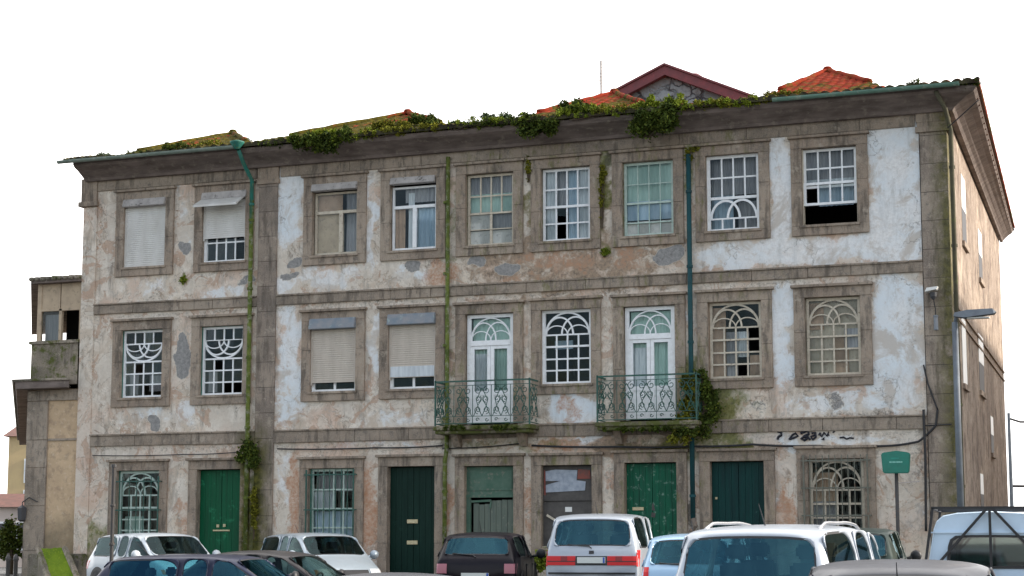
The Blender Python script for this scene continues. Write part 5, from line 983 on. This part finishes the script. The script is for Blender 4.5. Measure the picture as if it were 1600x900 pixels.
        fs_ += [(a_, c_, c_+N1, a_+N1) for a_, c_ in zip(loop, loop[1:]+loop[:1])]; b.add(vs_, fs_); return b
    for s in (-1, 1):
        yl = w*.52; yh = w*.84
        if tail == 'wide': tl = skin(s*.30, s*w*.93, .82, .99, -1, .02, 10).build('tail_light', M[lens], o); skin(s*.30, s*w*.93, .885, .90, -1, .024, 10, 1).build('lens_rib', M['rubber'], tl); skin(s*w*.5, s*w*.64, .90, .985, -1, .024, 4, 2).build('amber_lens', M['dark_red'], tl); skin(s*w*.93, s*w*.99, .80, 1.10, -1, .02, 3).build('tail_light', M[lens], o)
        elif tail == 'tall': skin(s*w*.76, s*w*.95, .70, 1.0, -1, .015, 4).build('tail_light', M[lens], o)
        else: skin(s*w*.66, s*w*.93, .66, .84, -1, .02).build('tail_light', M[lens], o)
        hl = skin(s*w*.50, s*w*.86, .56, .70, 1, .02); ho = hl.build('headlight', M['clear_lens'], o); skin(s*w*.84, s*w*.90, .58, .68, 1, .018, 2).build('indicator', M['orange_lens'], ho)
    for s in (-1, 1):
        bp = skin(-w*.86, w*.86, .33, .50, s, .035, 16, 3).build('bumper', bumper or M['rubber'], o); bp.data.shade_smooth()
    if tail == 'wide': skin(-.295, .295, .82, .99, -1, .012, 6, 3).build('plate_recess', M['rubber'], o); skin(-.045, .045, 1.03, 1.09, -1, .012, 3, 3).build('badge', M['rubber'], o); skin(-w*.9, w*.9, .66, .69, -1, .042, 16, 1).build('bumper_strip', M['rubber'], o)
    if plate_:
        for s, z0 in ((-1, .86 if tail == 'wide' else .56), (1, .40)):
            q = skin(-.26, .26, z0, z0+.11, s, .045, 4, 2).build('number_plate', M['plate'], o); skin(-.258, -.22, z0+.004, z0+.106, s, .049, 2, 2).build('plate_stripe', M['plate_blue'], q)
    b = skin(-w*.45, w*.45, .58, .68, 1, .012, 10, 3); b.build('radiator_grille', M['rubber'], o)
    ax = (-L/2+.72, L/2-.78)
    for s in (-1, 1):
        for x in ax:
            q = thing('wheel', 'wheel of the car', 'wheel') if False else None
            yo = s*(w-.09)
            ty_ = MB(); ty_.lathe([(.17, -.09), (.29, -.095), (.31, -.06), (.315, 0), (.31, .06), (.29, .095), (.17, .09)], (x, yo, .315), 24, 'y'); tyo = ty_.build('wheel', M['tyre'], o, smooth=True)
            r_ = MB(); r_.lathe([(.0, .07), (.05, .075), (.06, .05), (.19, .06), (.2, .09)], (0, 0, 0), 20, 'y')
            for k in range(5): a_ = k*2*math.pi/5; r_.bar((math.cos(a_)*.04, .07, math.sin(a_)*.04), (math.cos(a_)*.18, .075, math.sin(a_)*.18), .05, .02)
            r_.v = [(v_[0]+x, yo+s*v_[1], v_[2]+.315) for v_ in r_.v]; r_.build('rim', M['rim'], tyo)
            ar = MB(); ar.lathe([(.30, .0), (.375, .0), (.375, .012), (.30, .012)], (x, s*(w+.0) if False else s*(w*.995), .335), 28, 'y'); ar.v = [v_ for v_ in ar.v]; ar.build('wheel_arch', M['rubber'], body)
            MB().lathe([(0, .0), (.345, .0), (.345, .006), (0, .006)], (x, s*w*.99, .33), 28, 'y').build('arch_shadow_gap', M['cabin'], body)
        mb = MB(); mb.bar((.86, s*(w*.93), zb+.02), (.84, s*(w+.06), zb+.06), .05, .04); mb.lathe([(0, -.03), (.07, -.025), (.10, .0), (.09, .05), (0, .06)], (.84, s*(w+.12), zb+.08), 12, 'x'); mo = mb.build('mirror', paint if bumper else M['rubber'], o, smooth=True)
        for x in (-.55, .42): MB().box(x-.1, x+.08, s*(w+.0)-.012, s*(w+.0)+.024, zb-.14, zb-.11).build('door_handle', M['rubber'] if not bumper else paint, o)
        for x in (-.62, .32, 1.0): MB().bar((x, s*(w*.985), .36), (x, s*(w*.993), zb-.10), .008, .03).build('door_gap', M['rubber'], body)
        MB().box(ax[0]+.4, ax[1]-.4, s*w*.985-.02, s*w*.985+.03, .46, .53).build('side_strip', M['rubber'], o)
    # cabin
    MB().box(-L/2+.35, 1.1, -w*.84, w*.84, .30, .36).build('floor', M['cabin'], o); MB().box(.95, 1.25, -w*.8, w*.8, .36, zb-.10).build('dashboard', M['cabin'], o, bevel=.03); MB().box(-L/2+.25, -L/2+.85, -w*.8, w*.8, .36, zb-.08).build('parcel_shelf', M['cabin'], o, bevel=.02)
    for x, zt in ((.12, rf-.36), (-.78, rf-.38)):
        for s in (-1, 1):
            b = MB(); b.add([(x-.14, s*.38-.23, .45), (x-.14, s*.38+.23, .45), (x+.02, s*.38+.23, .45), (x+.02, s*.38-.23, .45), (x-.30, s*.38-.19, zt), (x-.30, s*.38+.19, zt), (x-.2, s*.38+.19, zt), (x-.2, s*.38-.19, zt)], [(0,1,2,3), (4,5,6,7), (0,1,5,4), (1,2,6,5), (2,3,7,6), (3,0,4,7)]); so_ = b.build('seat', M['seat_fabric'], o, bevel=.03)
            MB().box(x-.31, x-.2, s*.38-.12, s*.38+.12, zt+.04, zt+.19).build('headrest', M['seat_fabric'], so_, bevel=.03)
    sw = MB(); sw.tube([(.66+.06*math.sin(a_), .38+.17*math.cos(a_), zb-.03+.15*math.sin(a_)) for a_ in np.linspace(0, 6.283, 20)], .015, 6); sw.bar((.66, .38, zb-.03), (.98, .38, zb-.15), .05); sw.build('steering_wheel', M['cabin'], o)
    def on_top(x, y): r_ = bvh.ray_cast(Vector((x, y, 4)), Vector((0, 0, -1))); return r_[0].z if r_[0] else H
    if wiper:
        xa = -L/2+.16
        def back(y, z_): return hit(y, z_, -1)-.02
        b = MB(); b.tube([(back(0, zb+.03), 0, zb+.03), (back(.05, zb+.07), .05, zb+.07), (back(.45, zb+.10), .45, zb+.10)], .011, 5); b.build('wiper', M['rubber'], o)
    b = MB(); b.tube([(-L/2+.8, 0, on_top(-L/2+.8, 0)), (-L/2+.55, 0, on_top(-L/2+.8, 0)+.22)], [.008, .003], 5); b.build('aerial', M['rubber'], o)
    if rails:
        for s in (-1, 1):
            pts = []; y = s*taper*w*.86
            for k in range(15):
                f = k/14; x = -L/2+.62+(L*.5)*f; zz = on_top(x, y); pts.append((x, y, zz-.015+.062*min(1, math.sin(math.pi*min(max(f, 0), 1))*2.2)))
            MB().tube(pts, .017, 8).build('roof_rail', M['rim'], o, smooth=True)
    return o
PW = carpaint('white car paint', (.47, .52, .56)); PS = carpaint('silver car paint', (.36, .42, .47), .3); PSW = carpaint('pale silver paint', (.38, .42, .47), .2); PB = carpaint('black plum paint', (.005, .003, .007), 0, .03); PDB = carpaint('dark blue grey paint', (.02, .024, .05), .2, .1); PDR = carpaint('dark bronze paint', (.032, .030, .032), .2, .1); PLB = carpaint('pale blue paint', (.34, .50, .66), .2); PG = carpaint('dark green paint', (.018, .032, .028), .2, .12); PGR = carpaint('slate grey paint', (.035, .038, .05), .2, .1)
car('parked_car', 'white small hatchback facing the camera at the left, below the bright green door', 247, 37.3, R(-31), 3.85, 1.66, 1.42, PW, 'hatch', .90, .93, .80, bumper=PW)
car('parked_car', 'pale silver blue hatchback facing the camera, between the ochre column and the dark green door', 497, 37, R(-41), 3.8, 1.62, 1.42, PS, 'hatch', .90, .93, .80, bumper=PS)
car('parked_car', 'dark bronze car seen from the side, mostly hidden behind the dark blue one', 428, 29.8, R(2), 4.1, 1.66, 1.38, PDR, 'sedan', .90, .90, .78, z=-.30)
car('parked_car', 'dark blue grey hatchback seen from the side with large blue reflecting windows', 345, 28, R(6), 4.1, 1.68, 1.33, PDB, 'hatch', .86, .87, .78, z=-.30, blueside=True)
car('parked_car', 'black plum hatchback seen from behind with pinkish tail lights', 764, 34.5, R(103), 3.8, 1.66, 1.42, PB, 'hatch', .93, .95, .76, lens='pink_lens')
car('parked_car', 'silver white people carrier seen from behind with wide red tail lights', 950, 34.2, R(99), 4.5, 1.80, 1.77, PSW, 'mpv', 1.10, 1.08, .80, tail='wide', bumper=PSW)
car('parked_car', 'pale blue hatchback seen from behind, half hidden by the big silver car', 1096, 28.5, R(97), 3.7, 1.62, 1.50, PLB, 'hatch', .96, .96, .78, bumper=PLB, tail='tall')
car('parked_car', 'large silver car with roof rails and a big blue rear window', 1243, 19.2, R(87), 4.2, 1.75, 1.72, PSW, 'mpv', 1.02, 1.05, .80, rails=True, bumper=PSW, z=-.3, tail='tall')
car('parked_car', 'dark green car seen from behind, half hidden by the silver car with roof rails', 1338, 30, R(94), 3.8, 1.68, 1.47, PG, 'hatch', .93, .95, .78)
car('parked_car', 'slate grey car of which little more than the roof shows at the bottom right', 1408, 13.6, R(96), 4.1, 1.70, 1.42, PGR, 'sedan', .92, .92, .74, z=-.32)
car('parked_car', 'grey car with only its roof showing, in front of the dark green door', 636, 16.5, R(75), 4.0, 1.60, 1.265, PGR, 'sedan', .88, .88, .60, z=-.32)
# pickup with a pale canopy and a black ladder rack
c = at(1533, 22.5); pk = thing('pickup_truck', 'dark pickup with a pale blue canopy and black ladder rack at the right edge', 'pickup', (c[0], c[1]+1.8, -.3), R(94), 'cars parked in front of the house')
cab = car('tmp', 'x x x x', 1533, 22.5, R(94), 3.0, 1.72, 1.66, PDR, 'hatch', 1.05, 1.05, .80)
for ch in list(cab.children):
    if ch.name.split('.')[0] in ('bumper', 'tail_light', 'number_plate', 'wiper', 'wheel', 'aerial', 'side_strip', 'door_handle', 'parcel_shelf', 'rear_window'):
        for g_ in list(ch.children): bpy.data.objects.remove(g_)
        bpy.data.objects.remove(ch)
    else: ch.parent = pk; ch.location = (1.25, 0, .0)
bpy.data.objects.remove(cab)
b = MB(); b.box(-2.45, .0, -.86, .86, .52, 1.06); b.build('load_bed', PDR, pk, bevel=.03)
b = MB(); b.box(-2.56, -2.46, -.84, .84, .45, .62); b.build('bumper', M['rubber'], pk, bevel=.02)
for s in (-1, 1): MB().box(-2.475, -2.44, s*.74-.09, s*.74+.09, .70, .98).build('tail_light', M['red_lens'], pk, bevel=.01)
MB().box(-2.58, -2.562, -.26, .26, .48, .59).build('number_plate', M['plate'], pk)
for s in (-1, 1):
    for x in (-1.75, 1.55):
        ty_ = MB(); ty_.lathe([(.19, -.11), (.33, -.115), (.36, -.07), (.365, 0), (.36, .07), (.33, .115), (.19, .11)], (x, s*.76, .365), 24, 'y'); q = ty_.build('wheel', M['tyre'], pk, smooth=True)
        r_ = MB(); r_.lathe([(0, .08), (.2, .07), (.21, .1)], (0, 0, 0), 18, 'y'); r_.v = [(v_[0]+x, s*.76+s*v_[1], v_[2]+.365) for v_ in r_.v]; r_.build('rim', M['rim'], q)
# canopy shell: lofted with rounded shoulders, rear face with a window opening
canm = carpaint('pale blue canopy gelcoat', (.50, .64, .78), 0, .15)
b = MB(); sec = [(-.80, 1.08), (-.79, 1.2), (-.70, 1.72), (-.66, 1.82), (-.58, 1.89), (-.40, 1.925), (0, 1.945), (.40, 1.925), (.58, 1.89), (.66, 1.82), (.70, 1.72), (.79, 1.2), (.80, 1.08)]
xs_ = (-2.42, -2.36, .02); vs_ = []
for x in xs_: vs_ += [(x, y*(.985 if x == -2.42 else 1), z_ if x != -2.42 else 1.08+(z_-1.08)*.985) for y, z_ in sec]
ns = len(sec); fs_ = [(k*ns+i, k*ns+i+1, (k+1)*ns+i+1, (k+1)*ns+i) for k in range(2) for i in range(ns-1)]; b.add(vs_, fs_); b.add([(x, y, z_) for x, (y, z_) in ((.02, q) for q in sec)], [tuple(range(ns))])
# rear wall ring around the window
win_ = [(-.45, 1.24), (-.49, 1.29), (-.46, 1.55), (-.43, 1.60), (-.36, 1.625), (-.2, 1.63), (0, 1.63), (.2, 1.63), (.36, 1.625), (.43, 1.60), (.46, 1.55), (.49, 1.29), (.45, 1.24)]
win_ = [(-.40, 1.235), (-.485, 1.28), (-.465, 1.50), (-.44, 1.58), (-.38, 1.625), (-.2, 1.635), (0, 1.635), (.2, 1.635), (.38, 1.625), (.44, 1.58), (.465, 1.50), (.485, 1.28), (.40, 1.235)]
o1 = [(-2.42, y*.985, 1.08+(z_-1.08)*.985) for y, z_ in sec]; o2 = [(-2.425, y*1.12, z_) for y, z_ in win_]; b.add(o1+o2, [(i, i+1, ns+i+1, ns+i) for i in range(ns-1)]+[(ns-1, 0, ns, 2*ns-1)])
b.box(-2.45, -2.41, -.76, .76, 1.665, 1.685)
cn = b.build('canopy', canm, pk)
b = MB(); o3 = [(-2.44, y*1.13, 1.235-.015+(z_-1.235)*1.06) for y, z_ in win_]; o4 = [(-2.44, y*1.04, 1.235+.02+(z_-1.235)*.90) for y, z_ in win_]; b.add(o3+o4, [(i, i+1, ns+i+1, ns+i) for i in range(ns-1)]+[(ns-1, 0, ns, 2*ns-1)]); b.build('window_seal', M['rubber'], cn)
MB().add([(-2.435, y*1.05, z_) for y, z_ in win_], [tuple(range(ns))]).build('rear_window', glass('clear canopy glass', (.75, .85, .82), .08, .02, 0), pk)
MB().box(-.02, .0, -.5, .5, 1.2, 1.62).build('front_window', glass('canopy front glass', (.8, .88, .85), .08, .02, 0), pk)
b = MB(); rw = .034
for s in (-1, 1):
    b.bar((-2.47, s*.70, 1.985), (-2.47, s*.84, 1.07), rw); b.bar((-2.475, s*.03, 1.98), (-2.475, s*.82, 1.09), rw); b.bar((-2.47, s*.70, 1.985), (.0, s*.70, 1.985), rw); b.bar((0, s*.70, 1.985), (0, s*.84, 1.07), rw)
for x in (-2.47, -1.2, 0): b.bar((x, -.72, 1.985), (x, .72, 1.985), rw)
b.bar((-2.49, 0, 1.98), (-2.49, 0, 1.07), rw); b.bar((-2.48, -.88, 1.065), (-2.48, .88, 1.065), .04); b.build('ladder_rack', M['cable'], pk)
# people carrier number plate keeps its own wear; nothing legible is written on it

# unseen house, added right of the picture only to shade the lower side wall
shade_house = thing('house', 'unseen plain house added right of the picture to shade the side wall', 'building', (20, 13, 0)); MB().box(-3.5, 4, -10.5, 14, 0, 9.6).build('wall', yel, shade_house); b = MB(); b.prism([(-3.8, 9.6), (4.3, 9.6), (.2, 10.8)], -10.8, 14.3); b.build('roof', redroof, shade_house)
